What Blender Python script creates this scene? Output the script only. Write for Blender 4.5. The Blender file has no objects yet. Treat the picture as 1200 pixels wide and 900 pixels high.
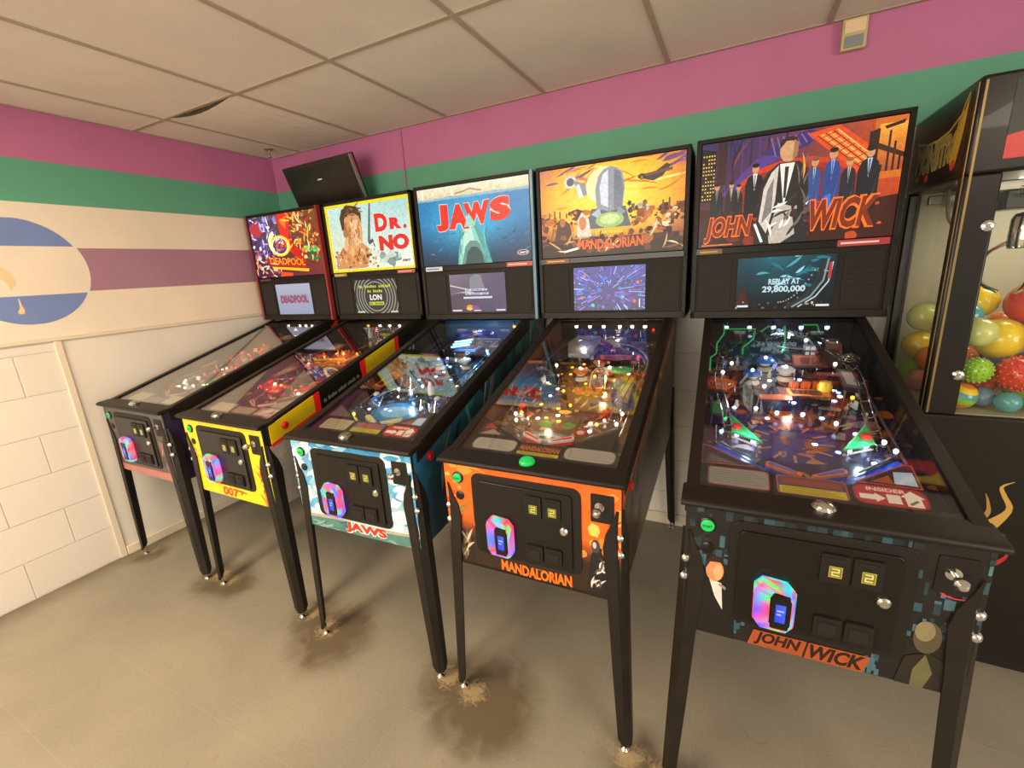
import bpy, math, random
from mathutils import Vector, Matrix
R = math.radians
PI = math.pi
scene = bpy.context.scene
COL = scene.collection
rnd = random.Random(7)

# ------------------------------------------------------------------ colours and materials
def lin(c):
    """#rrggbb or (r,g,b) in 0-255 -> linear rgb"""
    if isinstance(c, str):
        c = c.lstrip('#'); c = tuple(int(c[i:i + 2], 16) for i in (0, 2, 4))
    o = []
    for v in c[:3]:
        v = max(0.0, min(255.0, v)) / 255.0
        o.append(v / 12.92 if v <= 0.04045 else ((v + 0.055) / 1.055) ** 2.4)
    return tuple(o)

def rgb(c):
    if isinstance(c, str):
        c = c.lstrip('#'); return tuple(int(c[i:i + 2], 16) for i in (0, 2, 4))
    return tuple(c)

def mixc(a, b, t):
    a, b = rgb(a), rgb(b)
    return tuple(a[i] + (b[i] - a[i]) * t for i in range(3))

MATS = {}
def newmat(name):
    m = bpy.data.materials.new(name); m.use_nodes = True
    MATS[name] = m
    nt = m.node_tree
    return m, nt, nt.nodes, nt.links, nt.nodes['Principled BSDF']

def pmat(name, col, rough=0.5, metal=0.0, emit=None, es=0.0, noise=0.0, nscale=40, bump=0.0, bscale=200, coat=0.0, spec=0.5):
    m, nt, N, L, b = newmat(name)
    c = lin(col)
    b.inputs['Base Color'].default_value = (*c, 1)
    b.inputs['Roughness'].default_value = rough
    b.inputs['Metallic'].default_value = metal
    b.inputs['Specular IOR Level'].default_value = spec
    b.inputs['Coat Weight'].default_value = coat
    if emit is not None:
        b.inputs['Emission Color'].default_value = (*lin(emit), 1)
        b.inputs['Emission Strength'].default_value = es
    if noise or bump:
        tc = N.new('ShaderNodeTexCoord')
    if noise:
        nz = N.new('ShaderNodeTexNoise'); nz.inputs['Scale'].default_value = nscale; nz.inputs['Detail'].default_value = 5
        L.new(tc.outputs['Object'], nz.inputs['Vector'])
        r = N.new('ShaderNodeValToRGB')
        r.color_ramp.elements[0].position = 0.3; r.color_ramp.elements[1].position = 0.7
        r.color_ramp.elements[0].color = (*[v * (1 - noise) for v in c], 1)
        r.color_ramp.elements[1].color = (*[min(1, v * (1 + noise)) for v in c], 1)
        L.new(nz.outputs['Fac'], r.inputs['Fac']); L.new(r.outputs['Color'], b.inputs['Base Color'])
    if bump:
        n2 = N.new('ShaderNodeTexNoise'); n2.inputs['Scale'].default_value = bscale; n2.inputs['Detail'].default_value = 3
        L.new(tc.outputs['Object'], n2.inputs['Vector'])
        bp = N.new('ShaderNodeBump'); bp.inputs['Strength'].default_value = bump; bp.inputs['Distance'].default_value = 0.002
        L.new(n2.outputs['Fac'], bp.inputs['Height']); L.new(bp.outputs['Normal'], b.inputs['Normal'])
    return m

def attr_mat(name, lit, es=1.0, rough=0.25, paint=0.0, pscale=60):
    """printed artwork: colour comes from the mesh colour attribute; lit=True for back-lit film and screens"""
    m, nt, N, L, b = newmat(name)
    a = N.new('ShaderNodeAttribute'); a.attribute_name = 'Col'
    src = a.outputs['Color']
    if paint:
        tc = N.new('ShaderNodeTexCoord')
        nz = N.new('ShaderNodeTexNoise'); nz.inputs['Scale'].default_value = pscale; nz.inputs['Detail'].default_value = 4
        nz.inputs['Distortion'].default_value = 1.2
        L.new(tc.outputs['Object'], nz.inputs['Vector'])
        mr = N.new('ShaderNodeMapRange'); mr.inputs['From Min'].default_value = 0.3; mr.inputs['From Max'].default_value = 0.7
        mr.inputs['To Min'].default_value = 1 - paint; mr.inputs['To Max'].default_value = 1 + paint * 0.7
        L.new(nz.outputs['Fac'], mr.inputs['Value'])
        vm = N.new('ShaderNodeVectorMath'); vm.operation = 'SCALE'
        L.new(src, vm.inputs[0]); L.new(mr.outputs['Result'], vm.inputs['Scale'])
        src = vm.outputs['Vector']
    b.inputs['Roughness'].default_value = rough
    if lit:
        b.inputs['Base Color'].default_value = (0.01, 0.01, 0.01, 1)
        b.inputs['Specular IOR Level'].default_value = 0.3
        L.new(src, b.inputs['Emission Color']); b.inputs['Emission Strength'].default_value = es
    else:
        L.new(src, b.inputs['Base Color'])
    return m

def glass_mat(name, tint=(1, 1, 1), refl_mul=1.0, rough=0.01, refl_add=0.0):
    """thin clear sheet: straight-through transmission plus a fresnel mirror"""
    m, nt, N, L, b = newmat(name)
    N.remove(b)
    out = N['Material Output']
    t = N.new('ShaderNodeBsdfTransparent'); t.inputs['Color'].default_value = (*tint, 1)
    g = N.new('ShaderNodeBsdfGlossy'); g.inputs['Roughness'].default_value = rough
    lw = N.new('ShaderNodeLayerWeight'); lw.inputs['Blend'].default_value = 0.5
    pw = N.new('ShaderNodeMath'); pw.operation = 'POWER'; pw.inputs[1].default_value = 5.0
    L.new(lw.outputs['Facing'], pw.inputs[0])
    ma = N.new('ShaderNodeMath'); ma.operation = 'MULTIPLY_ADD'; ma.use_clamp = True
    ma.inputs[1].default_value = 0.96 * refl_mul; ma.inputs[2].default_value = 0.04 * refl_mul + refl_add
    L.new(pw.outputs[0], ma.inputs[0])
    mx = N.new('ShaderNodeMixShader')
    L.new(ma.outputs[0], mx.inputs['Fac']); L.new(t.outputs[0], mx.inputs[1]); L.new(g.outputs[0], mx.inputs[2])
    L.new(mx.outputs[0], out.inputs['Surface'])
    return m

pmat('black_powder', '#1c1813', 0.45, spec=0.25, bump=0.15, bscale=900)
pmat('black_gloss', '#14110e', 0.28, spec=0.22, coat=0.3)
pmat('black_matte', '#1b1712', 0.65, spec=0.3)
pmat('cabinet_black', '#1e1914', 0.3, noise=0.1, nscale=8)
pmat('black_speaker', '#1d1915', 0.8, bump=0.6, bscale=700)
pmat('leg_black', '#1c1813', 0.4, spec=0.3, noise=0.25, nscale=25)
pmat('chrome', '#d8d6d0', 0.14, 1.0)
pmat('steel', '#b9b4aa', 0.3, 1.0)
pmat('white_rubber', '#e6e0d4', 0.6)
pmat('red_plastic', '#d1201c', 0.3, coat=0.3, emit='#c01512', es=0.25)
pmat('red_trim', '#8c2f30', 0.35)
pmat('blue_reflection', '#3f6f86', 0.25)  # bluish reflection painted as a strip on one backbox edge
pmat('yellow_trim', '#e6c414', 0.35)
pmat('button_green', '#12a24a', 0.35, emit='#14b455', es=0.45)
pmat('button_red', '#b5161d', 0.3, emit='#a00f16', es=0.12)
pmat('bulb_white', '#ffffff', 0.3, emit='#fff3df', es=9)
pmat('bulb_cool', '#ffffff', 0.3, emit='#b9c8ff', es=9)
pmat('bulb_blue', '#ffffff', 0.3, emit='#5a9cff', es=7)
pmat('bulb_red', '#ff3020', 0.3, emit='#ff2412', es=3.2)
pmat('bulb_amber', '#ffae50', 0.3, emit='#ff9a34', es=5)
pmat('bulb_yellow', '#fff060', 0.3, emit='#ffe81e', es=2)
pmat('bulb_green', '#40ff90', 0.3, emit='#2dff7e', es=1.4)
pmat('neon_green', '#1a7a3c', 0.4, emit='#29c765', es=0.55)
pmat('cap_red', '#cc2a1c', 0.3, coat=0.4)
pmat('cap_blue', '#2a5fc0', 0.3, coat=0.4)
pmat('cap_yellow', '#e8cf20', 0.3, coat=0.4)
pmat('cap_green', '#2fae5c', 0.3, coat=0.4, emit='#1e9c50', es=0.25)
pmat('cap_white', '#dfe4e4', 0.3, coat=0.4)
pmat('cap_orange', '#d8701e', 0.3, coat=0.4)
pmat('toy_dark', '#3a3330', 0.45)
pmat('toy_grey', '#8b8f96', 0.35, metal=0.3)
pmat('toy_brown', '#6e4126', 0.5)
pmat('toy_blue', '#2d6ea0', 0.35)
pmat('toy_red', '#a8281c', 0.4)
pmat('toy_orange', '#c95a22', 0.45)
attr_mat('art_lit', True, 1.3, 0.3, 0.2, 70)
attr_mat('screen_lit', True, 1.0, 0.15)
attr_mat('led_lit', True, 1.2, 0.3)
attr_mat('art_print', False, rough=0.32, paint=0.15, pscale=30)
attr_mat('card_print', False, rough=0.45)
attr_mat('field_print', False, rough=0.2, paint=0.35, pscale=70)
glass_mat('cabinet_glass', (0.97, 0.98, 0.98), 2.0)
glass_mat('crane_glass', (0.95, 0.96, 0.93), 0.8)
glass_mat('clear_plastic', (0.86, 0.88, 0.88), 1.0, 0.05, 0.05)
glass_mat('amber_plastic', (0.9, 0.5, 0.2), 1.0, 0.05, 0.05)
glass_mat('blue_plastic', (0.35, 0.6, 0.95), 1.0, 0.05, 0.05)

# ------------------------------------------------------------------ mesh builder
class MB:
    def __init__(s):
        s.v = []; s.f = []; s.m = []; s.c = []; s.mats = []; s.xf = Matrix.Identity(4)
    def mi(s, mat):
        if mat not in s.mats: s.mats.append(mat)
        return s.mats.index(mat)
    def add(s, verts, faces, mat, cols=None):
        b = len(s.v); k = s.mi(mat)
        s.v += [tuple(s.xf @ Vector(p)) for p in verts]
        for i, f in enumerate(faces):
            s.f.append([b + j for j in f]); s.m.append(k)
            s.c.append(None if cols is None else (cols[i] if isinstance(cols[i], list) else [cols[i]] * len(f)))
        return s
    def hexa(s, p, mat):
        """8 points: bottom ring 0-3 (ccw from above), top ring 4-7"""
        return s.add(p, [(3, 2, 1, 0), (4, 5, 6, 7), (0, 1, 5, 4), (1, 2, 6, 5), (2, 3, 7, 6), (3, 0, 4, 7)], mat)
    def box(s, x0, x1, y0, y1, z0, z1, mat):
        return s.hexa([(x0, y0, z0), (x1, y0, z0), (x1, y1, z0), (x0, y1, z0), (x0, y0, z1), (x1, y0, z1), (x1, y1, z1), (x0, y1, z1)], mat)
    def prism(s, poly, h0, h1, mat, fr=None):
        """polygon (a,b) extruded from h0 to h1; fr maps (a,b,h) to 3d, default z-up"""
        fr = fr or (lambda a, b, h: (a, b, h))
        n = len(poly)
        ar = sum(poly[i][0] * poly[(i + 1) % n][1] - poly[(i + 1) % n][0] * poly[i][1] for i in range(n))
        if ar < 0: poly = poly[::-1]
        vs = [fr(a, b, h0) for a, b in poly] + [fr(a, b, h1) for a, b in poly]
        fs = [tuple(range(n - 1, -1, -1)), tuple(range(n, 2 * n))] + [(i, (i + 1) % n, n + (i + 1) % n, n + i) for i in range(n)]
        return s.add(vs, fs, mat)
    def rings(s, rings, mat, cap0=True, cap1=True):
        n = len(rings[0]); vs = [p for r in rings for p in r]; fs = []
        for k in range(len(rings) - 1):
            for i in range(n):
                j = (i + 1) % n
                fs.append((k * n + i, k * n + j, (k + 1) * n + j, (k + 1) * n + i))
        if cap0: fs.append(tuple(range(n - 1, -1, -1)))
        if cap1: fs.append(tuple(range((len(rings) - 1) * n, len(rings) * n)))
        return s.add(vs, fs, mat)
    def lathe(s, prof, mat, seg=16, c=(0, 0, 0), axis='z'):
        """profile of (radius, height)"""
        rs = []
        for r, h in prof:
            ring = []
            for i in range(seg):
                a = 2 * PI * i / seg; x, y = r * math.cos(a), r * math.sin(a)
                if axis == 'z': ring.append((c[0] + x, c[1] + y, c[2] + h))
                elif axis == 'y': ring.append((c[0] + x, c[1] - h, c[2] + y))      # grows towards -y
                else: ring.append((c[0] + h, c[1] + x, c[2] + y))                  # grows towards +x
            rs.append(ring)
        return s.rings(rs, mat)
    def ball(s, c, r, mat, seg=12, rows=8, sq=(1, 1, 1)):
        prof = [(max(1e-5, math.sin(PI * i / rows)), -math.cos(PI * i / rows)) for i in range(rows + 1)]
        rs = [[(c[0] + sq[0] * r * q * math.cos(2 * PI * k / seg), c[1] + sq[1] * r * q * math.sin(2 * PI * k / seg), c[2] + sq[2] * r * h) for k in range(seg)] for q, h in prof]
        return s.rings(rs, mat)
    def tube(s, pts, r, mat, seg=8, closed=False):
        P = [Vector(p) for p in pts]; n = len(P); rs = []
        up = Vector((0.123, 0.2, 1)).normalized()
        for i in range(n):
            a = P[i - 1] if (i > 0 or closed) else P[i]; b = P[(i + 1) % n] if (i < n - 1 or closed) else P[i]
            t = (b - a).normalized() if (b - a).length > 1e-9 else Vector((0, 0, 1))
            u = up - t * up.dot(t)
            if u.length < 1e-4: u = Vector((1, 0, 0)) - t * t.x
            u.normalize(); w = t.cross(u); up = u
            rr = r[i] if isinstance(r, (list, tuple)) else r
            rs.append([tuple(P[i] + u * rr * math.cos(2 * PI * k / seg) + w * rr * math.sin(2 * PI * k / seg)) for k in range(seg)])
        if closed: rs.append(rs[0])
        return s.rings(rs, mat, not closed, not closed)
    def mesh(s, name, smooth=35):
        me = bpy.data.meshes.new(name)
        me.from_pydata(s.v, [], s.f); me.update()
        for m in s.mats: me.materials.append(MATS[m])
        me.polygons.foreach_set('material_index', s.m)
        if any(c is not None for c in s.c):
            at = me.color_attributes.new('Col', 'FLOAT_COLOR', 'CORNER')
            buf = []
            for f, c in zip(s.f, s.c):
                for j in range(len(f)):
                    q = lin(c[j]) if c is not None else (0.02, 0.02, 0.02)
                    buf += [q[0], q[1], q[2], 1.0]
            at.data.foreach_set('color', buf)
        if smooth:
            me.polygons.foreach_set('use_smooth', [True] * len(me.polygons))
            me.set_sharp_from_angle(angle=R(smooth))
        return me
    def build(s, name, parent=None, bevel=0.0, smooth=35, bseg=2):
        o = bpy.data.objects.new(name, s.mesh(name, smooth)); COL.objects.link(o)
        if parent is not None: o.parent = parent
        if bevel:
            b = o.modifiers.new('Bevel', 'BEVEL'); b.width = bevel; b.segments = bseg; b.limit_method = 'ANGLE'; b.angle_limit = R(40)
        return o

def rrect(x0, y0, x1, y1, r, n=5):
    p = []
    for cx, cy, a0 in ((x1 - r, y1 - r, 0), (x0 + r, y1 - r, 90), (x0 + r, y0 + r, 180), (x1 - r, y0 + r, 270)):
        for i in range(n + 1):
            a = R(a0 + 90 * i / n); p.append((cx + r * math.cos(a), cy + r * math.sin(a)))
    return p

def tag(o, label, cat, group=None):
    o['label'] = label; o['category'] = cat
    if group: o['group'] = group
    return o

def thing(name, label, cat, loc=(0, 0, 0), rz=0, group=None):
    o = bpy.data.objects.new(name, None); COL.objects.link(o)
    o.empty_display_size = 0.1
    o.location = loc; o.rotation_euler = (0, 0, rz)
    return tag(o, label, cat, group)

def struct(o):
    o['kind'] = 'structure'; return o

# ------------------------------------------------------------------ printed sheets
_tcache = {}
def text_geo(s, shear=0.0, bold=0.0, spacing=1.0):
    key = (s, shear, bold, spacing)
    if key in _tcache: return _tcache[key]
    cu = bpy.data.curves.new('lettering', 'FONT'); cu.body = s; cu.size = 1.0; cu.shear = shear; cu.offset = bold
    cu.space_character = spacing; cu.resolution_u = 3; cu.fill_mode = 'FRONT'
    ob = bpy.data.objects.new('lettering', cu); COL.objects.link(ob)
    dg = bpy.context.evaluated_depsgraph_get(); dg.update()
    me = bpy.data.meshes.new_from_object(ob.evaluated_get(dg))
    vs = [(v.co.x, v.co.y) for v in me.vertices]; fs = [list(p.vertices) for p in me.polygons]
    bpy.data.objects.remove(ob); bpy.data.curves.remove(cu); bpy.data.meshes.remove(me)
    xs = [v[0] for v in vs]; ys = [v[1] for v in vs]
    x0, x1, y0, y1 = min(xs), max(xs), min(ys), max(ys)
    vs = [((x - x0) / (x1 - x0), (y - y0) / (y1 - y0)) for x, y in vs]
    _tcache[key] = (vs, fs)
    return vs, fs

class Sheet:
    """flat print: shapes in (u,v), 0..1 by 0..1 unless w,h given; each later shape lies a hair above the earlier ones"""
    def __init__(s, w=1.0, h=1.0, asp=None):
        s.w, s.h = w, h; s.items = []; s.asp = asp or 1.0   # asp = real width / real height, so circles stay round
        s.r = random.Random(11)
    def _clip(s, pts):
        def cut(P, ax, val, sg):
            o = []
            for i in range(len(P)):
                a, b = P[i - 1], P[i]
                ia, ib = sg * (a[ax] - val) <= 0, sg * (b[ax] - val) <= 0
                if ia != ib:
                    t = (val - a[ax]) / (b[ax] - a[ax]); o.append((a[0] + t * (b[0] - a[0]), a[1] + t * (b[1] - a[1])))
                if ib: o.append(b)
            return o
        for ax, val, sg in ((0, s.w, 1), (0, 0, -1), (1, s.h, 1), (1, 0, -1)):
            if len(pts) < 3: return []
            pts = cut(pts, ax, val, sg)
        return pts if len(pts) >= 3 else []
    def poly(s, pts, col):
        p = s._clip([tuple(q) for q in pts])
        if p:
            ar = sum(p[i][0] * p[(i + 1) % len(p)][1] - p[(i + 1) % len(p)][0] * p[i][1] for i in range(len(p)))
            if abs(ar) > 1e-9:
                if ar < 0: p = p[::-1]
                s.items.append((p, [list(range(len(p)))], [rgb(col)]))
        return s
    def rect(s, u0, v0, u1, v1, col): return s.poly([(u0, v0), (u1, v0), (u1, v1), (u0, v1)], col)
    def grad(s, u0, v0, u1, v1, fn, n=10, m=10):
        vs = [(u0 + (u1 - u0) * i / n, v0 + (v1 - v0) * j / m) for j in range(m + 1) for i in range(n + 1)]
        cs = [rgb(fn(i / n, j / m)) for j in range(m + 1) for i in range(n + 1)]
        fs = []; cc = []
        for j in range(m):
            for i in range(n):
                q = [j * (n + 1) + i, j * (n + 1) + i + 1, (j + 1) * (n + 1) + i + 1, (j + 1) * (n + 1) + i]
                fs.append(q); cc.append([cs[k] for k in q])
        s.items.append((vs, fs, cc)); return s
    def ell(s, u, v, ru, rv, col, n=24, a0=0, a1=360, rot=0):
        c, sn = math.cos(R(rot)), math.sin(R(rot)); p = []
        full = abs(a1 - a0) >= 360
        for i in range(n if full else n + 1):
            a = R(a0 + (a1 - a0) * i / n); x, y = ru * math.cos(a), rv * math.sin(a) / s.asp * s.asp
            p.append((u + c * x - sn * y / s.asp, v + sn * x * s.asp + c * y))
        return s.poly(p, col)
    def circ(s, u, v, r, col, n=24): return s.ell(u, v, r, r * s.asp, col, n)
    def ring(s, u, v, ru, rv, w, col, n=28, a0=0, a1=360):
        k = w / ru
        for i in range(n):
            a, b = R(a0 + (a1 - a0) * i / n), R(a0 + (a1 - a0) * (i + 1) / n)
            q = [(u + ru * f * math.cos(t), v + rv * f * math.sin(t)) for f, t in ((1, a), (1, b), (1 - k, b), (1 - k, a))]
            s.poly(q, col); 
        return s
    def line(s, a, b, w, col):
        dx, dy = (b[0] - a[0]) * s.asp, b[1] - a[1]; l = math.hypot(dx, dy) or 1
        nx, ny = -dy / l * w / 2 / s.asp * s.asp, dx / l * w / 2
        nx = -dy / l * w / 2
        return s.poly([(a[0] + nx / s.asp, a[1] + ny), (b[0] + nx / s.asp, b[1] + ny), (b[0] - nx / s.asp, b[1] - ny), (a[0] - nx / s.asp, a[1] - ny)], col)
    def curve(s, pts, w, col):
        P = [Vector((p[0] * s.asp, p[1])) for p in pts]; n = len(P); L_ = []; R_ = []
        for i in range(n):
            t = (P[min(i + 1, n - 1)] - P[max(i - 1, 0)]).normalized(); nn = Vector((-t.y, t.x))
            ww = (w[i] if isinstance(w, (list, tuple)) else w) / 2
            a, b = P[i] + nn * ww, P[i] - nn * ww
            L_.append((a.x / s.asp, a.y)); R_.append((b.x / s.asp, b.y))
        for i in range(n - 1):
            s.poly([L_[i], L_[i + 1], R_[i + 1], R_[i]], col)
        return s
    def text(s, t, u0, v0, u1, v1, col, shear=0.0, bold=0.0, spacing=1.0, warp=None, outline=None, ow=0.03):
        if outline is not None:
            s.text(t, u0 - ow * 0.35 * (v1 - v0) / s.asp, v0 - ow * (v1 - v0), u1 + ow * 0.35 * (v1 - v0) / s.asp, v1 + ow * (v1 - v0), outline, shear, bold + ow, spacing, warp)
        vs, fs = text_geo(t, shear, bold, spacing)
        q = [(u0 + x * (u1 - u0), v0 + y * (v1 - v0)) for x, y in vs]
        if warp: q = [warp(*p) for p in q]
        s.items.append((q, fs, [rgb(col)] * len(fs))); return s
    def blob(s, u, v, ru, rv, col, n=11, jag=0.35):
        k = [1 - jag * s.r.random() for _ in range(n)]; a0 = s.r.random() * 6
        return s.poly([(u + ru * k[i] * math.cos(a0 + 2 * PI * i / n), v + rv * k[i] * math.sin(a0 + 2 * PI * i / n)) for i in range(n)], col)
    def scatter(s, n, u0, v0, u1, v1, cols, r0, r1, jag=0.5, stretch=1.0):
        for _ in range(n):
            r = r0 + (r1 - r0) * s.r.random() ** 1.5
            c = s.r.choice(cols); k = 0.85 + 0.3 * s.r.random()
            s.blob(s.r.uniform(u0, u1), s.r.uniform(v0, v1), r * s.r.uniform(0.6, stretch + 0.4), r * s.asp * s.r.uniform(0.5, 1.2), tuple(x * k for x in rgb(c)), s.r.choice((5, 6, 8)), jag)
        return s
    def strokes(s, n, u0, v0, u1, v1, cols, l, w, ang=None, spread=60):
        for _ in range(n):
            a = R((ang if ang is not None else 0) + s.r.uniform(-spread, spread)); ll = l * s.r.uniform(0.4, 1)
            u, v = s.r.uniform(u0, u1), s.r.uniform(v0, v1); b = s.r.uniform(-0.5, 0.5)
            dx, dy = math.cos(a), math.sin(a)
            pts = [(u + dx * ll * t - dy * b * ll * t * t * 1.0, v + (dy * ll * t + dx * b * ll * t * t) * s.asp) for t in (0, .25, .5, .75, 1)]
            s.curve(pts, [0.1 * w * s.asp, w * s.asp * .8, w * s.asp, w * s.asp * .7, 0.1 * w * s.asp], s.r.choice(cols))
        return s
    def into(s, mb, mat, fmap, step=0.00006, lift=0.0006):
        """fmap(u,v,h) -> 3d"""
        step = min(step, 0.0022 / max(1, len(s.items)))
        for k, (vs, fs, cc) in enumerate(s.items):
            mb.add([fmap(u, v, lift + step * k) for u, v in vs], fs, mat, cc)
        return mb

def planar(o, U, V, w=1.0, h=1.0):
    o, U, V = Vector(o), Vector(U), Vector(V); N = U.cross(V).normalized()
    return lambda u, v, d: tuple(o + U * (u * w) + V * (v * h) + N * d)

# ------------------------------------------------------------------ camera
cam_d = bpy.data.cameras.new('camera'); cam = bpy.data.objects.new('camera', cam_d); COL.objects.link(cam)
yaw, pitch, roll = 0.47034090, -0.25262082, -0.05894496
f = Vector((-math.sin(yaw) * math.cos(pitch), math.cos(yaw) * math.cos(pitch), math.sin(pitch)))
r0 = Vector((math.cos(yaw), math.sin(yaw), 0)); u0 = r0.cross(f)
r1 = r0 * math.cos(roll) + u0 * math.sin(roll); u1 = -r0 * math.sin(roll) + u0 * math.cos(roll)
mw = Matrix((r1, u1, -f)).transposed().to_4x4(); mw.translation = (3.1430825, -2.4755313, 1.5082292)
cam.matrix_world = mw
cam_d.sensor_fit = 'HORIZONTAL'; cam_d.sensor_width = 36; cam_d.lens = 36 * 521.369 / 1200; cam_d.clip_start = 0.02
scene.camera = cam

# ------------------------------------------------------------------ the room
H = 2.3917
def wall_bands_mat(name, col, rough=0.55, noise=0.05, bump=0.12):
    return pmat(name, col, rough, noise=noise, nscale=3, bump=bump, bscale=120)
wall_bands_mat('paint_cream', '#dccfba')
wall_bands_mat('paint_pink', '#b5688f')
wall_bands_mat('paint_green', '#579a7c')
wall_bands_mat('paint_purple', '#9c7484')
wall_bands_mat('paint_blue', '#6c80b2')
wall_bands_mat('paint_tan', '#d8bf94')
wall_bands_mat('paint_panel', '#d2ccbf', 0.45)

def block_mat(name, swap):
    m, nt, N, L, b = newmat(name)
    g = N.new('ShaderNodeTexCoord'); sp = N.new('ShaderNodeSeparateXYZ'); L.new(g.outputs['Object'], sp.inputs[0])
    cb = N.new('ShaderNodeCombineXYZ')
    L.new(sp.outputs['Y' if swap else 'X'], cb.inputs['X']); L.new(sp.outputs['Z'], cb.inputs['Y'])
    br = N.new('ShaderNodeTexBrick')
    br.inputs['Scale'].default_value = 1.0; br.inputs['Brick Width'].default_value = 0.41; br.inputs['Row Height'].default_value = 0.205
    br.inputs['Mortar Size'].default_value = 0.004; br.inputs['Mortar Smooth'].default_value = 0.6
    br.inputs['Color1'].default_value = (*lin('#d6d0c4'), 1); br.inputs['Color2'].default_value = (*lin('#d2ccbf'), 1); br.inputs['Mortar'].default_value = (*lin('#c8c0b0'), 1)
    L.new(cb.outputs[0], br.inputs['Vector'])
    nz = N.new('ShaderNodeTexNoise'); nz.inputs['Scale'].default_value = 60; nz.inputs['Detail'].default_value = 6
    L.new(g.outputs['Object'], nz.inputs['Vector'])
    ad = N.new('ShaderNodeMath'); ad.operation = 'MULTIPLY_ADD'; ad.inputs[1].default_value = 0.12
    inv = N.new('ShaderNodeMath'); inv.operation = 'SUBTRACT'; inv.inputs[0].default_value = 1.0
    L.new(br.outputs['Fac'], inv.inputs[1]); L.new(nz.outputs['Fac'], ad.inputs[0]); L.new(inv.outputs[0], ad.inputs[2])
    bp = N.new('ShaderNodeBump'); bp.inputs['Strength'].default_value = 0.5; bp.inputs['Distance'].default_value = 0.006
    L.new(ad.outputs[0], bp.inputs['Height']); L.new(bp.outputs['Normal'], b.inputs['Normal'])
    L.new(br.outputs['Color'], b.inputs['Base Color']); b.inputs['Roughness'].default_value = 0.4
    return m
block_mat('block_left', True); block_mat('block_back', False)

YB = -6.0; XR = 7.0
def left_wall():
    mb = MB()
    def q(y0, y1, z0, z1, mat): mb.box(-0.10, 0.0, y0, y1, z0, z1, mat)
    q(YB, -1.465, 0, 1.29, 'block_left'); q(-1.465, 0.1, 0, 1.29, 'paint_panel')
    for z0, z1, m in ((1.29, 1.5237, 'paint_cream'), (1.5237, 1.7461, 'paint_purple'), (1.7461, 1.9594, 'paint_cream'), (1.9594, 2.1601, 'paint_green'), (2.1601, H + 0.1, 'paint_pink')):
        q(YB, 0.1, z0, z1, m)
    # painted roundel: blue caps above and below a cream middle
    cy, cz, r = -1.512, 1.630, 0.262
    def disc(z0, z1, rr, x, mat):
        n = 40; P = []
        a0 = math.asin(max(-1, min(1, (z0 - cz) / rr))); a1 = math.asin(max(-1, min(1, (z1 - cz) / rr)))
        P = [(cy + rr * math.cos(a0 + (a1 - a0) * i / n), cz + rr * math.sin(a0 + (a1 - a0) * i / n)) for i in range(n + 1)]
        P += [(2 * cy - p[0], p[1]) for p in reversed(P)]
        P = [p for i, p in enumerate(P) if i == 0 or (abs(p[0] - P[i - 1][0]) + abs(p[1] - P[i - 1][1])) > 1e-5]
        mb.prism(P, -0.004, x, mat, lambda a, b, h: (h, a, b))
    disc(cz - r, cz + r, r, 0.0006, 'paint_cream')
    disc(cz - r + .008, 1.5165, r - .007, 0.0010, 'paint_blue'); disc(1.7535, cz + r - .008, r - .007, 0.0010, 'paint_blue')
    # tan brush arch and drop
    def arch(pts, mat):
        mb.prism(pts, 0.0, 0.0014, mat, lambda a, b, h: (h, a, b))
    pts = []
    for i in range(13):
        a = R(0 + 150 * i / 12); pts.append((-1.62 + 0.075 * math.cos(a), 1.575 + 0.095 * math.sin(a)))
    for i in range(12, -1, -1):
        a = R(0 + 150 * i / 12); pts.append((-1.635 + 0.062 * math.cos(a), 1.545 + 0.075 * math.sin(a)))
    arch(pts, 'paint_tan')
    arch([(-1.556, 1.505), (-1.552, 1.505), (-1.550, 1.470), (-1.545, 1.452), (-1.549, 1.432), (-1.566, 1.430), (-1.572, 1.440), (-1.560, 1.460)], 'paint_tan')
    return struct(mb.build('wall_left', smooth=0))
left_wall()

def back_wall():
    mb = MB()
    def q(z0, z1, mat): mb.box(0.0, XR, 0.0, 0.1, z0, z1, mat)
    q(0, 1.29, 'block_back'); q(1.29, 1.9594, 'paint_cream'); q(1.9594, 2.1601, 'paint_green'); q(2.1601, H + 0.1, 'paint_pink')
    return struct(mb.build('wall_back', smooth=0))
back_wall()
pmat('trim_paint', '#d2c5ad', 0.45)
pmat('conduit_pink', '#b05a8a', 0.5)
t = MB(); t.box(0.0, 0.012, YB, -0.001, 1.282, 1.300, 'trim_paint'); struct(t.build('trim_1', bevel=0.003))
t = MB(); t.box(0.0, 0.010, -1.482, -1.450, 0.0, 1.281, 'trim_paint'); struct(t.build('trim_2', bevel=0.003))
t = MB(); t.box(0.0, 0.014, -1.448, -0.001, 0.0, 0.055, 'trim_paint'); struct(t.build('baseboard_left', bevel=0.004))
t = MB(); t.box(0.02, XR, -0.012, 0.0, 0.0, 0.07, 'trim_paint'); struct(t.build('baseboard_back', bevel=0.004))

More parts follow.
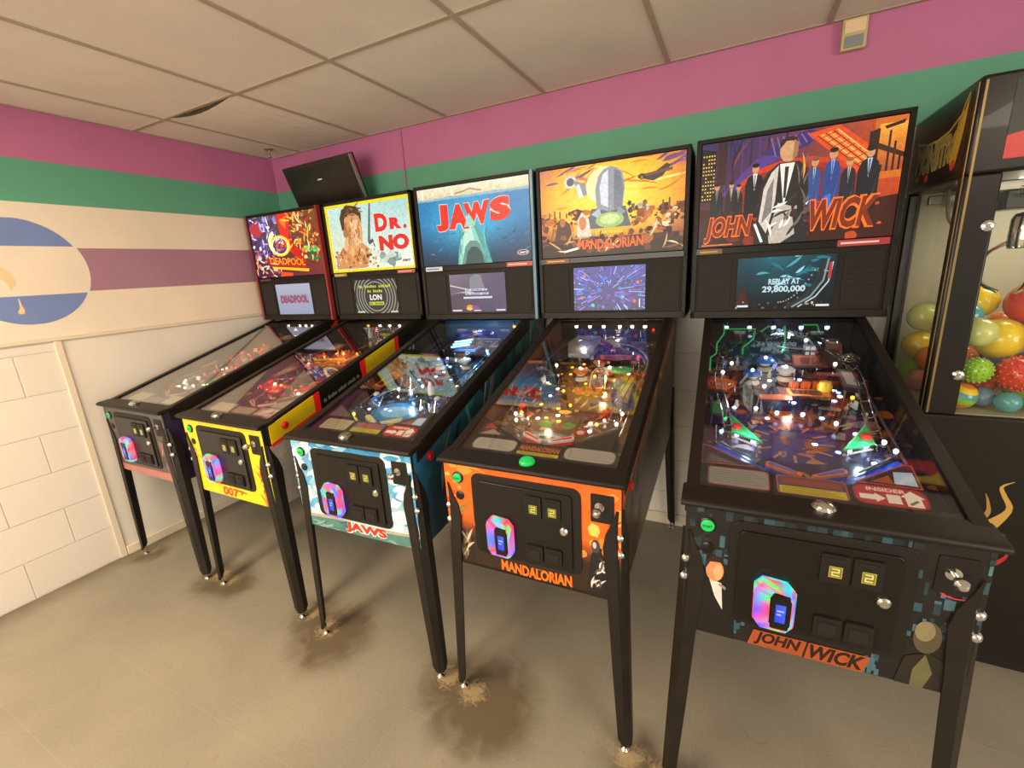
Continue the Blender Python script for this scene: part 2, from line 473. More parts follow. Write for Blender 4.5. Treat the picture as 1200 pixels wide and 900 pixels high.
# floor: worn grey-beige vinyl tile with grimy rings where the legs stand
FEET = [(0.086, -1.383, .14, .9), (0.735, -1.36, .22, 1.0), (0.83, -1.36, .2, .9), (1.445, -1.352, .2, .9), (1.60, -1.40, .27, 1.1),
        (2.24, -1.39, .22, 1.0), (2.36, -1.41, .29, 1.2), (2.93, -1.41, .2, .8), (3.03, -1.43, .22, .8)]
def floor_mat():
    m, nt, N, L, b = newmat('floor_vinyl')
    g = N.new('ShaderNodeTexCoord'); P = g.outputs['Object']
    def noise(sc, det=5, dist=0.0):
        n = N.new('ShaderNodeTexNoise'); n.inputs['Scale'].default_value = sc; n.inputs['Detail'].default_value = det; n.inputs['Distortion'].default_value = dist
        L.new(P, n.inputs['Vector']); return n
    def ramp(src, a, b_, ca, cb):
        r = N.new('ShaderNodeValToRGB'); r.color_ramp.elements[0].position = a; r.color_ramp.elements[1].position = b_
        r.color_ramp.elements[0].color = (*lin(ca), 1); r.color_ramp.elements[1].color = (*lin(cb), 1)
        L.new(src, r.inputs['Fac']); return r.outputs['Color']
    def mix(fac, a, c, mode='MIX'):
        x = N.new('ShaderNodeMix'); x.data_type = 'RGBA'; x.blend_type = mode
        if isinstance(fac, float): x.inputs[0].default_value = fac
        else: L.new(fac, x.inputs[0])
        for sk, val in ((x.inputs[6], a), (x.inputs[7], c)):
            if isinstance(val, str): sk.default_value = (*lin(val), 1)
            else: L.new(val, sk)
        return x.outputs[2]
    def math_(op, a, c=None, d=None, clamp=False):
        x = N.new('ShaderNodeMath'); x.operation = op; x.use_clamp = clamp
        for i, val in enumerate((a, c, d)):
            if val is None: continue
            if isinstance(val, (int, float)): x.inputs[i].default_value = val
            else: L.new(val, x.inputs[i])
        return x.outputs[0]
    base = ramp(noise(2.2, 6, .4).outputs['Fac'], .3, .7, '#888375', '#989281')
    spk = ramp(noise(140, 3).outputs['Fac'], .3, .75, '#e4e0d8', '#ffffff')
    base = mix(0.55, base, spk, 'MULTIPLY')
    br = N.new('ShaderNodeTexBrick'); br.offset = 0.0
    br.inputs['Scale'].default_value = 1; br.inputs['Brick Width'].default_value = 0.31; br.inputs['Row Height'].default_value = 0.31; br.inputs['Mortar Size'].default_value = 0.0016
    br.inputs['Mortar Smooth'].default_value = 0.5
    L.new(P, br.inputs['Vector'])
    base = mix(math_('MULTIPLY', br.outputs['Fac'], 0.30), base, '#a59c8c')
    sc = noise(9, 8, 1.0).outputs['Fac']; fine = noise(55, 8, 1.2).outputs['Fac']
    dirt = None; pale = None
    for (x, y, r, k) in FEET:
        d = N.new('ShaderNodeVectorMath'); d.operation = 'DISTANCE'; L.new(P, d.inputs[0]); d.inputs[1].default_value = (x + .05, y - .01, 0)
        v = math_('SUBTRACT', 1.0, math_('DIVIDE', d.outputs['Value'], r), None, True)
        v = math_('MULTIPLY', v, k)
        dirt = v if dirt is None else math_('MAXIMUM', dirt, v)
        d2 = N.new('ShaderNodeVectorMath'); d2.operation = 'DISTANCE'; L.new(P, d2.inputs[0]); d2.inputs[1].default_value = (x, y + .01, 0)
        v2 = math_('SUBTRACT', 1.0, math_('DIVIDE', d2.outputs['Value'], 0.10), None, True)
        pale = v2 if pale is None else math_('MAXIMUM', pale, v2)
    dm = math_('MULTIPLY', math_('SUBTRACT', math_('ADD', dirt, math_('MULTIPLY', sc, 0.9)), 0.55), 1.7, None, True)
    dm = math_('MULTIPLY', dm, math_('MULTIPLY', dirt, 2.2, None, True))
    base = mix(math_('MULTIPLY', dm, 0.78), base, '#54442e')
    pm = math_('MULTIPLY', math_('SUBTRACT', math_('ADD', pale, math_('MULTIPLY', fine, 1.3)), 1.08), 3.0, None, True)
    pm = math_('MULTIPLY', pm, math_('MULTIPLY', pale, 4.0, None, True))
    base = mix(math_('MULTIPLY', pm, 0.6), base, '#b39b72')
    scuff = ramp(noise(13, 3, 2.5).outputs['Fac'], .66, .70, '#000000', '#ffffff')
    base = mix(math_('MULTIPLY', scuff, 0.22), base, '#6b5e4c')
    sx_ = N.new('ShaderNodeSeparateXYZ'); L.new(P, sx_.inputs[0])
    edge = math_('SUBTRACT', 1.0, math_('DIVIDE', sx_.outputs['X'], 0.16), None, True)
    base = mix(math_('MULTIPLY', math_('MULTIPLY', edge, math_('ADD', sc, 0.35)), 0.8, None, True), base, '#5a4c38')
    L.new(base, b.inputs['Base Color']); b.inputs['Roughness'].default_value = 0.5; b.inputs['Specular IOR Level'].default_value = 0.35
    bp = N.new('ShaderNodeBump'); bp.inputs['Strength'].default_value = 0.25; bp.inputs['Distance'].default_value = 0.002
    L.new(math_('ADD', fine, math_('MULTIPLY', pm, 1.0)), bp.inputs['Height']); L.new(bp.outputs['Normal'], b.inputs['Normal'])
floor_mat()
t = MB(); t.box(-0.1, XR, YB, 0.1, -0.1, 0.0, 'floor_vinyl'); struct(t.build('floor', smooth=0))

# ceiling: lay-in tiles in a metal grid
pmat('ceiling_tile', '#ded3c3', 0.9, noise=0.04, nscale=4, bump=0.35, bscale=160)
pmat('ceiling_grid', '#aa9a84', 0.5)
pmat('tile_edge_shade', '#3a2e22', 0.9)  # dark colour paints in the shade of the gap at the sagging tile
pmat('plenum', '#241d16', 0.9)  # dark sheet in place of the unlit void above the tiles
GX = 0.335; GS = 0.6157
xs = [0.0] + [GX + GS * k for k in range(11)]
ys = [0.0, -0.88, -2.10, -3.32, -4.54, -6.0]
def ceiling():
    mb = MB()
    for i in range(len(xs) - 1):
        for j in range(len(ys) - 1):
            x0, x1 = xs[i] + .004, xs[i + 1] - .004; y1, y0 = ys[j] - .004, ys[j + 1] + .004
            n = 8; sag = 0.028 if (i == 1 and j == 0) else 0.0
            for k in range(n):
                a, b = k / n, (k + 1) / n
                za, zb = H - sag * math.sin(PI * a) ** 1.3, H - sag * math.sin(PI * b) ** 1.3
                xa, xb = x0 + (x1 - x0) * a, x0 + (x1 - x0) * b
                vs = [(xa, y0, za), (xb, y0, zb), (xb, y1, H), (xa, y1, H), (xa, y0, za + .016), (xb, y0, zb + .016), (xb, y1, H + .016), (xa, y1, H + .016)]
                mb.add(vs, [(3, 2, 1, 0), (4, 5, 6, 7)], 'ceiling_tile'); mb.add(vs, [(0, 1, 5, 4), (2, 3, 7, 6)], 'tile_edge_shade' if sag else 'ceiling_tile')
                if not sag: break_at = n
            # side faces are closed by the grid above
    mb.box(-0.1, XR, YB, 0.1, H + 0.02, H + 0.06, 'plenum')
    return struct(mb.build('ceiling', smooth=0))
ceiling()
mb = MB()
for x in xs[1:]: mb.box(x - .011, x + .011, YB, 0, H - .004, H + .012, 'ceiling_grid')
for y in ys[1:-1]: mb.box(0, XR, y - .011, y + .011, H - .0045, H + .0115, 'ceiling_grid')
mb.box(0, XR, -.02, 0, H - .0035, H + .011, 'ceiling_grid'); mb.box(0, .02, YB, 0, H - .003, H + .011, 'ceiling_grid')
struct(mb.build('trim_3', smooth=0))

# ------------------------------------------------------------------ pinball machine geometry (machine space: x right, y to the back, z up)
HW = 0.285
g = lambda y: 0.925 + 0.2877 * y          # top edge of the cabinet side / the glass
p = lambda y: 0.890 + 0.205 * y           # playfield surface
cb = lambda y: 0.556 + 0.045 * y          # underside
TILT = math.atan(0.205)
CY = 1.335
BB0, BB1, BY, BW = 1.249, 1.9685, 1.078, 0.350

def side_profile():
    return [(0, cb(0)), (CY, cb(CY)), (CY, 1.236), (1.078, 1.236), (0, g(0))]

def make_cabinet(M, body):
    mb = MB()
    fr = lambda a, b, h: (h, a, b)
    mb.prism(side_profile(), -HW, -HW + .018, body, fr); mb.prism(side_profile(), HW - .018, HW, body, fr)
    mb.box(-HW + .018, HW - .018, 0, .018, cb(0), .925, body)
    mb.box(-HW + .018, HW - .018, CY - .018, CY, cb(CY), 1.236, body)
    mb.hexa([(-HW + .018, .018, cb(0)), (HW - .018, .018, cb(0)), (HW - .018, CY - .018, cb(CY)), (-HW + .018, CY - .018, cb(CY)),
             (-HW + .018, .018, cb(0) + .015), (HW - .018, .018, cb(0) + .015), (HW - .018, CY - .018, cb(CY) + .015), (-HW + .018, CY - .018, cb(CY) + .015)], body)
    return mb.build('cabinet', M, bevel=0.002)

_mesh = {}
def shared(name, key, fn):
    if key not in _mesh:
        mb = MB(); fn(mb); _mesh[key] = mb.mesh(name)
    o = bpy.data.objects.new(name, _mesh[key]); COL.objects.link(o); return o

def leg_mesh(sx, sy):
    """folded steel leg around the corner at the origin, z from floor; sx,sy point out of the cabinet"""
    def fn(mb):
        lv = [(0.850, .020, .018), (0.815, .032, .022), (0.775, .052, .024), (0.730, .062, .024), (0.62, .056, .024), (0.30, .048, .020), (0.055, .040, .017), (0.032, .027, .013)]
        rings = []
        for z, w, c in lv:
            k = 0.030 * (0.85 - z) / 0.85
            ox, oy = sx * (.007 + k), sy * (.007 + (k * .2 if sy < 0 else k * .2))
            out = [(-w, 0), (-c, 0), (0, -c), (0, -w)]            # outer fold seen with corner at +,+
            th = .006
            inn = [(-th, -w), (-th, -c - th * .4), (-c - th * .4, -th), (-w, -th)]
            ring = [(ox + sx * a, oy + sy * b, z) for a, b in out + inn]
            rings.append(ring if sx * sy < 0 else ring[::-1])
        rings = rings
        mb.rings(rings[::-1] if True else rings, 'leg_black')
    return fn

def add_legs(M):
    for sx in (-1, 1):
        for sy, yy in ((-1, 0.0), (1, CY)):
            o = shared('leg', ('leg', sx, sy), leg_mesh(sx, sy)); o.parent = M
            o.location = (sx * HW, yy, 0)
            k = 0.030 * 0.8
            def lev(mb):
                mb.lathe([(.015, 0), (.015, .005), (.010, .010), (.005, .013), (.005, .045)], 'chrome', 12)
            q = shared('leveler', 'leveler', lev); q.parent = o; q.location = (sx * (.03 - .016), sy * (.010 - .016), 0)
            def bolt(mb):
                mb.lathe([(.0001, .012), (.006, .011), (.011, .007), (.013, 0)][::-1], 'chrome', 12, axis='y')
            for z in (.765, .712):
                kk = 0.030 * (0.85 - z) / 0.85
                q = shared('bolt', 'bolt', bolt); q.parent = o
                q.location = (sx * (.007 + kk - .013), sy * (.007 + kk * .2 - .013), z)
                q.rotation_euler = (0, 0, math.atan2(sx * 1, -sy * 1) if sy < 0 else math.atan2(sx, -sy))

def add_rails(M, extra=None):
    for sx in (-1, 1):
        mb = MB()
        a = lambda x, y, z: (sx * x, y, z)
        prof = [(HW + .005, -.052), (HW + .005, .010), (HW - .026, .010), (HW - .026, .004), (HW + .0005, .004), (HW + .0005, -.052)]
        rings = [[(sx * x, y, g(y) + z) for x, z in prof] for y in (.03, BY + .02)]
        if sx < 0: rings = [r[::-1] for r in rings]
        mb.rings(rings[::-1], 'black_powder')
        o = mb.build('side_rail', M, bevel=.0015)
        if extra: extra(o, sx)
        # flipper button in the side of the cabinet
    return

def add_lockbar(M, btn_mat, btn_x=0.0):
    mb = MB()
    prof = [(-.022, .926), (-.025, .934), (-.020, .941), (-.008, .944), (.062, .948), (.062, .938), (.0, .923), (-.006, .922)]
    mb.prism(prof, -.2975, .2975, 'black_powder', lambda a, b, h: (h, a, b))
    o = mb.build('lockdown_bar', M, bevel=.0035)
    b = MB()
    b.lathe([(.024, 0), (.024, .006), (.020, .011), (.0185, .011), (.0185, .013), (.012, .017), (.0001, .019)], 'chrome' if btn_mat is None else btn_mat, 20)
    q = b.build('action_button', o); q.location = (btn_x, .022, .9455); q.rotation_euler = (R(4), 0, 0)
    return o

def add_glass(M):
    mb = MB()
    y0, y1 = .063, BY + .01
    w = HW - .02
    mb.hexa([(-w, y0, g(y0) - .001), (w, y0, g(y0) - .001), (w, y1, g(y1) - .001), (-w, y1, g(y1) - .001), (-w, y0, g(y0) + .003), (w, y0, g(y0) + .003), (w, y1, g(y1) + .003), (-w, y1, g(y1) + .003)], 'cabinet_glass')
    return mb.build('playfield_glass', M, smooth=0)

def add_backbox(M, trim=None):
    mb = MB()
    mb.box(-BW, BW, BY + .012, CY, BB0, BB1, 'black_matte')
    # raised frame around the front
    for x0, x1, z0, z1 in ((-BW, -BW + .018, BB0, BB1), (BW - .018, BW, BB0, BB1), (-BW, BW, BB1 - .016, BB1), (-BW, BW, BB0, BB0 + .03), (-BW, BW, 1.518, 1.545)):
        mb.box(x0, x1, BY - .006, BY + .013, z0, z1, 'black_gloss' if z0 > 1.5 and z1 < 1.6 else 'black_powder')
    o = mb.build('backbox', M, bevel=.002)
    if trim:
        for sx in ((1,) if trim == 'blue_reflection' else (-1, 1)):
            t = MB()
            t.box(min(sx * BW, sx * (BW - .012)), max(sx * BW, sx * (BW - .012)), BY - .010, BY - .0055, BB0, BB1, trim)
            t.box(min(sx * BW, sx * (BW + .002)), max(sx * BW, sx * (BW + .002)), BY - .010, BY + .02, BB0, BB1, trim)
            t.build('edge_trim_or_reflection', o)  # red is real trim, blue is a reflection put in as colour
    sp = MB()
    sp.box(-BW + .018, BW - .018, BY + .002, BY + .014, BB0 + .03, 1.518, 'black_matte')
    s = sp.build('speaker_panel', M)
    for sx in (-1, 1):
        q = MB()
        q.prism(rrect(-.062, 1.292, .062, 1.498, .012), 0, .004, 'black_speaker', lambda a, b, h: (a + sx * .258, BY + .002 - h, b))
        for k in range(9):
            q.box(sx * .258 - .054, sx * .258 + .054, BY - .0030, BY - .0018, 1.303 + k * .0225, 1.306 + k * .0225, 'black_matte')
        q.build('speaker_grille', s)
    return o, s

def place_sheet(name, sheet, mat, M, x0, x1, z0, z1, y, slab='black_gloss', th=.005):
    mb = MB()
    mb.box(x0, x1, y, y + th, z0, z1, slab)
    sheet.into(mb, mat, planar((x0, y, z0), (1, 0, 0), (0, 0, 1), x1 - x0, z1 - z0))
    return mb.build(name, M, smooth=0)

def front_panel(M, sheet):
    mb = MB()
    mb.box(-HW, HW, -.0012, -.0002, cb(0) + .001, .924, 'black_matte')
    sheet.into(mb, 'art_print', planar((-HW, -.0012, cb(0) + .001), (1, 0, 0), (0, 0, 1), 2 * HW, .923 - cb(0)), lift=.0003)
    return mb.build('front_panel', M, smooth=0)

def side_panel(M, sheet, sx):
    mb = MB()
    x = sx * (HW + .0004)
    L_ = CY - .02
    if sx > 0: fm = lambda u, v, d: (x + d, .01 + u * L_, cb(.01 + u * L_) + v * (min(g(.01 + u * L_), 1.236) - cb(.01 + u * L_)))
    else: fm = lambda u, v, d: (x - d, .01 + (1 - u) * L_, cb(.01 + (1 - u) * L_) + v * (min(g(.01 + (1 - u) * L_), 1.236) - cb(.01 + (1 - u) * L_)))
    sheet.into(mb, 'art_print', fm, lift=.0003)
    return mb.build('side_panel', M, smooth=0)

# LED card reader with a ring of coloured lights around a small display
def card_reader(M, seed, full=False, loc=(-.084, -.012, .703)):
    r = random.Random(seed)
    pal = ['#12d8ff', '#ff2a58', '#1eff58', '#5a4cff', '#ff4a90', '#1cffb4', '#3a7cff', '#ff3428', '#ff2a58', '#b85cff']
    o8 = [(-.048, .052), (-.030, .076), (.030, .070), (.050, .046), (.050, -.052), (.034, -.074), (-.030, -.072), (-.046, -.050)]
    def ring(s, y): return [(a * s, y, b * s) for a, b in o8]
    # subdivide the octagon for a smooth run of colours
    def sub(ringp, k=3):
        o = []
        for i in range(len(ringp)):
            a, b = Vector(ringp[i]), Vector(ringp[(i + 1) % len(ringp)])
            o += [tuple(a.lerp(b, j / k)) for j in range(k)]
        return o
    R0, R1, R2 = sub(ring(1.0, 0.0)), sub(ring(1.05, -.016)), sub(ring(.96, -.030))
    R3 = sub([(a * .52 + .014, -.035, b * .76 - .003) for a, b in o8])
    n = len(R0)
    mb = MB()
    cols = []
    for k in range(4):
        c = [rgb(r.choice(pal)) for _ in range(n)]
        c = [mixc(c[i], c[(i // 2) * 2], .6) for i in range(n)]
        c = [mixc(x, '#ffffff', .05 + .2 * r.random()) for x in c]
        cols.append(c)
    vs = R0 + R1 + R2 + R3; fs = []; cc = []
    for k in range(3):
        for i in range(n):
            j = (i + 1) % n
            fs.append((k * n + i, (k + 1) * n + i, (k + 1) * n + j, k * n + j)); cc.append([cols[k][i], cols[k + 1][i], cols[k + 1][j], cols[k][j]])
    mb.add(vs, fs, 'led_lit', cc)
    mb.add(R0, [tuple(range(n))], 'black_matte')
    mb.add(R3, [tuple(range(n - 1, -1, -1))], 'black_gloss')
    rd = mb.build('card_reader', M); rd.location = loc; rd.scale = (.86, .9, .86)
    d = MB(); d.prism(rrect(-.007, -.056, .036, .050, .004), .030, .038, 'black_gloss', lambda a, b, h: (a, -h, b))
    s = Sheet(1, 1, .5); s.grad(0, 0, 1, 1, lambda u, v: mixc('#2a3cff', '#7fa6ff', .3 * u + .2 * v), 2, 2); s.rect(.15, .6, .85, .7, '#a9c0ff'); s.rect(.15, .4, .6, .5, '#a9c0ff')
    s.into(d, 'screen_lit', planar((.003, -.038, -.034), (1, 0, 0), (0, 0, 1), .024, .056))
    d.build('display', rd, smooth=0)
    return rd

def coin_door(M, seed, x0=-.185, x1=.172, z0=.617, z1=.898):
    mb = MB()
    fr = lambda a, b, h: (a, -h, b)
    mb.prism(rrect(x0, z0, x1, z1, .026), .0, .006, 'black_powder', fr)
    mb.prism(rrect(x0 + .022, z0 + .013, x1 - .026, z1 - .022, .012), .006, .012, 'black_gloss', fr)
    d = mb.build('coin_door', M, bevel=.0012)
    for k, cx in enumerate((.027, .087)):
        q = MB()
        q.prism(rrect(cx - .027, .787, cx + .027, .858, .004), .012, .017, 'black_powder', fr)
        s = Sheet(1, 1, 1); s.rect(0, 0, 1, 1, '#c9b43a'); s.rect(.07, .07, .93, .93, '#8f7c22')
        for a, b, c, e in ((.2, .72, .8, .84), (.68, .48, .8, .84), (.2, .44, .8, .56), (.2, .2, .32, .56), (.2, .16, .8, .28)): s.rect(a, b, c, e, '#f2e27a')
        s.into(q, 'screen_lit', planar((cx - .011, -.0172, .802), (1, 0, 0), (0, 0, 1), .025, .028))
        q.box(cx - .018, cx + .018, -.0185, -.017, .843, .849, 'black_matte')
        q.build('coin_slot', d, bevel=0)
        q = MB()
        q.prism(rrect(cx - .027, .640, cx + .027, .693, .004), .012, .018, 'black_powder', fr)
        q.prism(rrect(cx - .018, .648, cx + .018, .679, .003), .018, .0195, 'black_matte', fr)
        q.build('coin_return', d)
    q = MB(); q.lathe([(.013, 0), (.013, .004), (.009, .008), (.004, .008), (.0001, .008)], 'chrome', 14, (.122, -.012, .760), 'y'); q.build('door_lock', d)
    card_reader(M, seed)
    return d

def start_buttons(M, dark=False):
    mb = MB(); mb.lathe([(.020, 0), (.020, .004), (.016, .006)], 'black_gloss', 20, (-.235, -.001, .873), 'y'); mb.lathe([(.0155, .0055), (.0155, .008), (.010, .0095), (.0001, .010)], 'button_green', 20, (-.235, -.001, .873), 'y')
    s = Sheet(1, 1, 3.2); s.text('START', 0, 0, 1, 1, '#0b4a24', bold=.02)
    s.into(mb, 'card_print', planar((-.246, -.0112, .8695), (1, 0, 0), (0, 0, 1), .022, .0065))
    mb.build('start_button', M)
    mb = MB(); mb.lathe([(.015, 0), (.015, .004), (.010, .006), (.0001, .0065)], 'black_gloss', 16, (-.232, -.001, .810), 'y'); mb.build('tournament_button', M)

def plunger(M, plate=True, mat='steel'):
    mb = MB()
    fr = lambda a, b, h: (a, -h, b)
    mb.prism(rrect(.200, .806, .266, .893, .004), .001, .004, 'black_powder', fr)
    pl = mb.build('plunger_plate', M)
    q = MB()
    q.lathe([(.014, 0), (.014, .003), (.0045, .004), (.0045, .026), (.012, .028), (.013, .038), (.008, .046), (.0001, .048)], mat, 14, (.226, -.004, .855), 'y')
    q.build('plunger_knob', pl)

def flipper_button(M, sx, mat='button_red', y=.105, drop=.078, out=.001):
    mb = MB(); mb.lathe([(.017, 0), (.017, .004), (.012, .007), (.011, .011), (.0001, .0115)], mat, 16, axis='x')
    o = mb.build('flipper_button', M); o.location = (sx * (HW + out), y, g(y) - drop)
    if sx < 0: o.rotation_euler = (0, 0, PI)

# ------------------------------------------------------------------ playfield and what stands on it
def pfl(x, y, h=0): return (x, y, p(y) + h * 1.0)
def on_field(x, y, h=0.0, rz=0.0): return Matrix.Translation(pfl(x, y, h)) @ Matrix.Rotation(TILT, 4, 'X') @ Matrix.Rotation(rz, 4, 'Z')
def put(o, parent, x, y, h=0.0, rz=0.0):
    o.parent = parent
    o.matrix_local = on_field(x, y, h, rz)
    return o

def flipper(parent, x, y, rz, body, rub):
    def fn(mb):
        P = []
        for i in range(13): a = R(90 + 180 * i / 12); P.append((.011 * math.cos(a), .011 * math.sin(a)))
        for i in range(13): a = R(-90 + 180 * i / 12); P.append((.072 + .006 * math.cos(a), .006 * math.sin(a)))
        mb.prism([(a * 1.0, b * 1.12) for a, b in P], .004, .014, rub); mb.prism(P, .0141, .022, body); mb.prism([(a * .8 + .004, b * .5) for a, b in P], .022, .0235, rub)
    put(shared('flipper', ('flip', body, rub), fn), parent, x, y, 0, rz)

def slingshot(parent, x, y, side, plast, cap, bulb):
    """side -1 left, +1 right; a triangle whose long side faces the centre"""
    tri = [(-.030, .075), (-.030, -.02), (.045, -.065)]
    T = [(-side * a, b) for a, b in tri] if side > 0 else tri
    def fn(mb):
        for a, b in T: mb.lathe([(.005, 0), (.005, .026)], 'chrome', 8, (a * .86, b * .86, 0))
        mb.tube([(a * .95, b * .95, .012) for a, b in T], .0035, 'white_rubber', 6, True)
        mb.prism(T, .026, .029, plast)
    o = put(shared('slingshot', ('sling', side, plast), fn), parent, x, y)
    def edge(mb): mb.tube([(a * 1.02, b * 1.02, .031) for a, b in T], .0028, plast if plast != 'clear_plastic' else 'neon_green', 6, True)
    q = shared('plastic_edge', ('slinge', side, plast), edge); q.parent = parent; q.matrix_local = on_field(x, y)
    def cp(mb): mb.lathe([(.014, 0), (.014, .006), (.009, .011), (.0001, .012)], cap, 12)
    q = shared('bulb_cap', ('scap', cap), cp); q.parent = parent; q.matrix_local = on_field(x, y) @ Matrix.Translation((T[0][0] * .35 + T[1][0] * .4 + T[2][0] * .1, .008, .031))
    def bl(mb): mb.ball((0, 0, .014), .007, bulb, 8, 6)
    for a, b in ((T[1][0] * .55, T[1][1] * .4), (T[2][0] * .6, T[2][1] * .6)):
        q = shared('lamp', ('slamp', bulb), bl); q.parent = parent; q.matrix_local = on_field(x, y) @ Matrix.Translation((a, b, 0))

def bumper(parent, x, y, cap, bulb, r=.030):
    def fn(mb):
        mb.lathe([(r * .9, 0), (r * .8, .006), (r * .62, .010), (r * .62, .034)], 'white_rubber', 18)
        mb.lathe([(r * .86, .022), (r * .98, .021), (r * .98, .024), (r * .86, .025)], 'chrome', 18)
    o = put(shared('pop_bumper', ('bump', r), fn), parent, x, y)
    def c(mb): mb.lathe([(r * .5, .034), (r, .036), (r * 1.02, .041), (r * .8, .046), (r * .3, .048), (.0001, .048)], cap, 18)
    q = shared('bumper_cap', ('bcap', cap, r), c); q.parent = parent; q.matrix_local = on_field(x, y)
    def b(mb): mb.ball((0, 0, .051), .006, bulb, 8, 6)
    q = shared('lamp', ('blamp', bulb), b); q.parent = parent; q.matrix_local = on_field(x, y)

def post(parent, x, y, mat='chrome', h=.028):
    def fn(mb): mb.lathe([(.005, 0), (.005, .006), (.0075, .008), (.0075, .014), (.005, .016), (.004, h), (.0055, h + .001), (.0001, h + .004)], mat, 8)
    put(shared('post', ('post', mat, h), fn), parent, x, y)

def lamp(parent, x, y, bulb, h=.012, r=.006):
    def fn(mb):
        mb.lathe([(.006, -min(h, .012)), (.006, -.003), (.004, -.002)], 'steel', 8)
        mb.ball((0, 0, .003), r, bulb, 10, 7)
    put(shared('lamp', ('lamp', bulb, h > .012, r), fn), parent, x, y, h)

def target(parent, x, y, rz, mat):
    def fn(mb):
        mb.box(-.014, .014, -.002, .002, .004, .032, mat); mb.box(-.004, .004, .002, .008, 0, .028, 'steel')
    put(shared('standup_target', ('tgt', mat), fn), parent, x, y, 0, rz)

def plastic(parent, pts, h, cols, seed, mat='clear_plastic'):
    """printed plastic plate standing on posts"""
    s = Sheet(1, 1, 1); s.r = random.Random(seed)
    xs_ = [q[0] for q in pts]; ys_ = [q[1] for q in pts]; x0, x1, y0, y1 = min(xs_), max(xs_), min(ys_), max(ys_)
    mb = MB()
    mb.prism(pts, h, h + .003, 'black_gloss', lambda a, b, k: pfl(a, b, k))
    s.poly([((a - x0) / (x1 - x0), (b - y0) / (y1 - y0)) for a, b in pts], cols[0])
    cx, cy = sum(xs_) / len(pts), sum(ys_) / len(pts)
    for k in range(1, len(cols)):
        f_ = 1 - k * .22; ox, oy = (s.r.random() - .5) * .12 * (x1 - x0), (s.r.random() - .5) * .12 * (y1 - y0)
        s.poly([(((a - cx) * f_ + cx + ox - x0) / (x1 - x0), ((b - cy) * f_ + cy + oy - y0) / (y1 - y0)) for a, b in pts], cols[k])
    s.into(mb, 'card_print', lambda u, v, d: pfl(x0 + u * (x1 - x0), y0 + v * (y1 - y0), h + .003 + d), lift=.0003)
    for a, b in pts[::2]:
        q = (a * .85 + cx * .15, b * .85 + cy * .15)
        mb.lathe([(.004, 0), (.004, h)], 'chrome', 6, pfl(q[0], q[1], 0))
    return mb.build('plastic', parent, smooth=0)

def ramp(parent, path, mat='clear_plastic', w=.024, wall=.018, th=.002):
    """u-shaped ramp along (x,y,h) path"""
    P = [Vector(pfl(*q)) for q in path]; n = len(P); rings = []
    for i in range(n):
        t = (P[min(i + 1, n - 1)] - P[max(i - 1, 0)]); t.z *= .4; t.normalize()
        s = t.cross(Vector((0, 0, 1))).normalized(); u = Vector((0, 0, 1))
        pr = [(-w, wall), (-w, 0), (w, 0), (w, wall), (w - th, wall), (w - th, th), (-w + th, th), (-w + th, wall)]
        rings.append([tuple(P[i] + s * a + u * b) for a, b in pr])
    mb = MB(); mb.rings(rings, mat)
    return mb.build('ramp', parent)

def wire_rail(parent, path, gap=.011):
    P = [Vector(pfl(*q)) for q in path]; n = len(P); A = []; B = []; mb = MB(); S = []
    for i in range(n):
        t = (P[min(i + 1, n - 1)] - P[max(i - 1, 0)]); t.z = 0; t.normalize(); s = t.cross(Vector((0, 0, 1))).normalized(); S.append(s)
        A.append(P[i] + s * gap); B.append(P[i] - s * gap)
    mb.tube(A, .0022, 'chrome', 6); mb.tube(B, .0022, 'chrome', 6)
    for i in range(0, n, 2):
        q = [P[i] + S[i] * gap * 1.5 * math.cos(R(a)) + Vector((0, 0, 1)) * gap * 1.3 * math.sin(R(a)) for a in range(-180, 1, 30)]
        mb.tube(q, .0018, 'chrome', 5)
    for i in (0, n - 1):
        q = pfl(path[i][0], path[i][1], 0); mb.tube([q, tuple(P[i] - Vector((0, 0, gap)))], .003, 'chrome', 6)
    return mb.build('wire_rail', parent)

def spline(pts, n=14):
    """catmull-rom through 3d points"""
    P = [Vector(q) for q in pts]; P = [P[0] * 2 - P[1]] + P + [P[-1] * 2 - P[-2]]; o = []
    m = len(P) - 3
    for k in range(n + 1):
        t = k / n * m; i = min(int(t), m - 1); t -= i
        a, b, c, d = P[i:i + 4]
        o.append(tuple(.5 * ((2 * b) + (c - a) * t + (2 * a - 5 * b + 4 * c - d) * t * t + (3 * b - 3 * c + d - a) * t ** 3)))
    return o

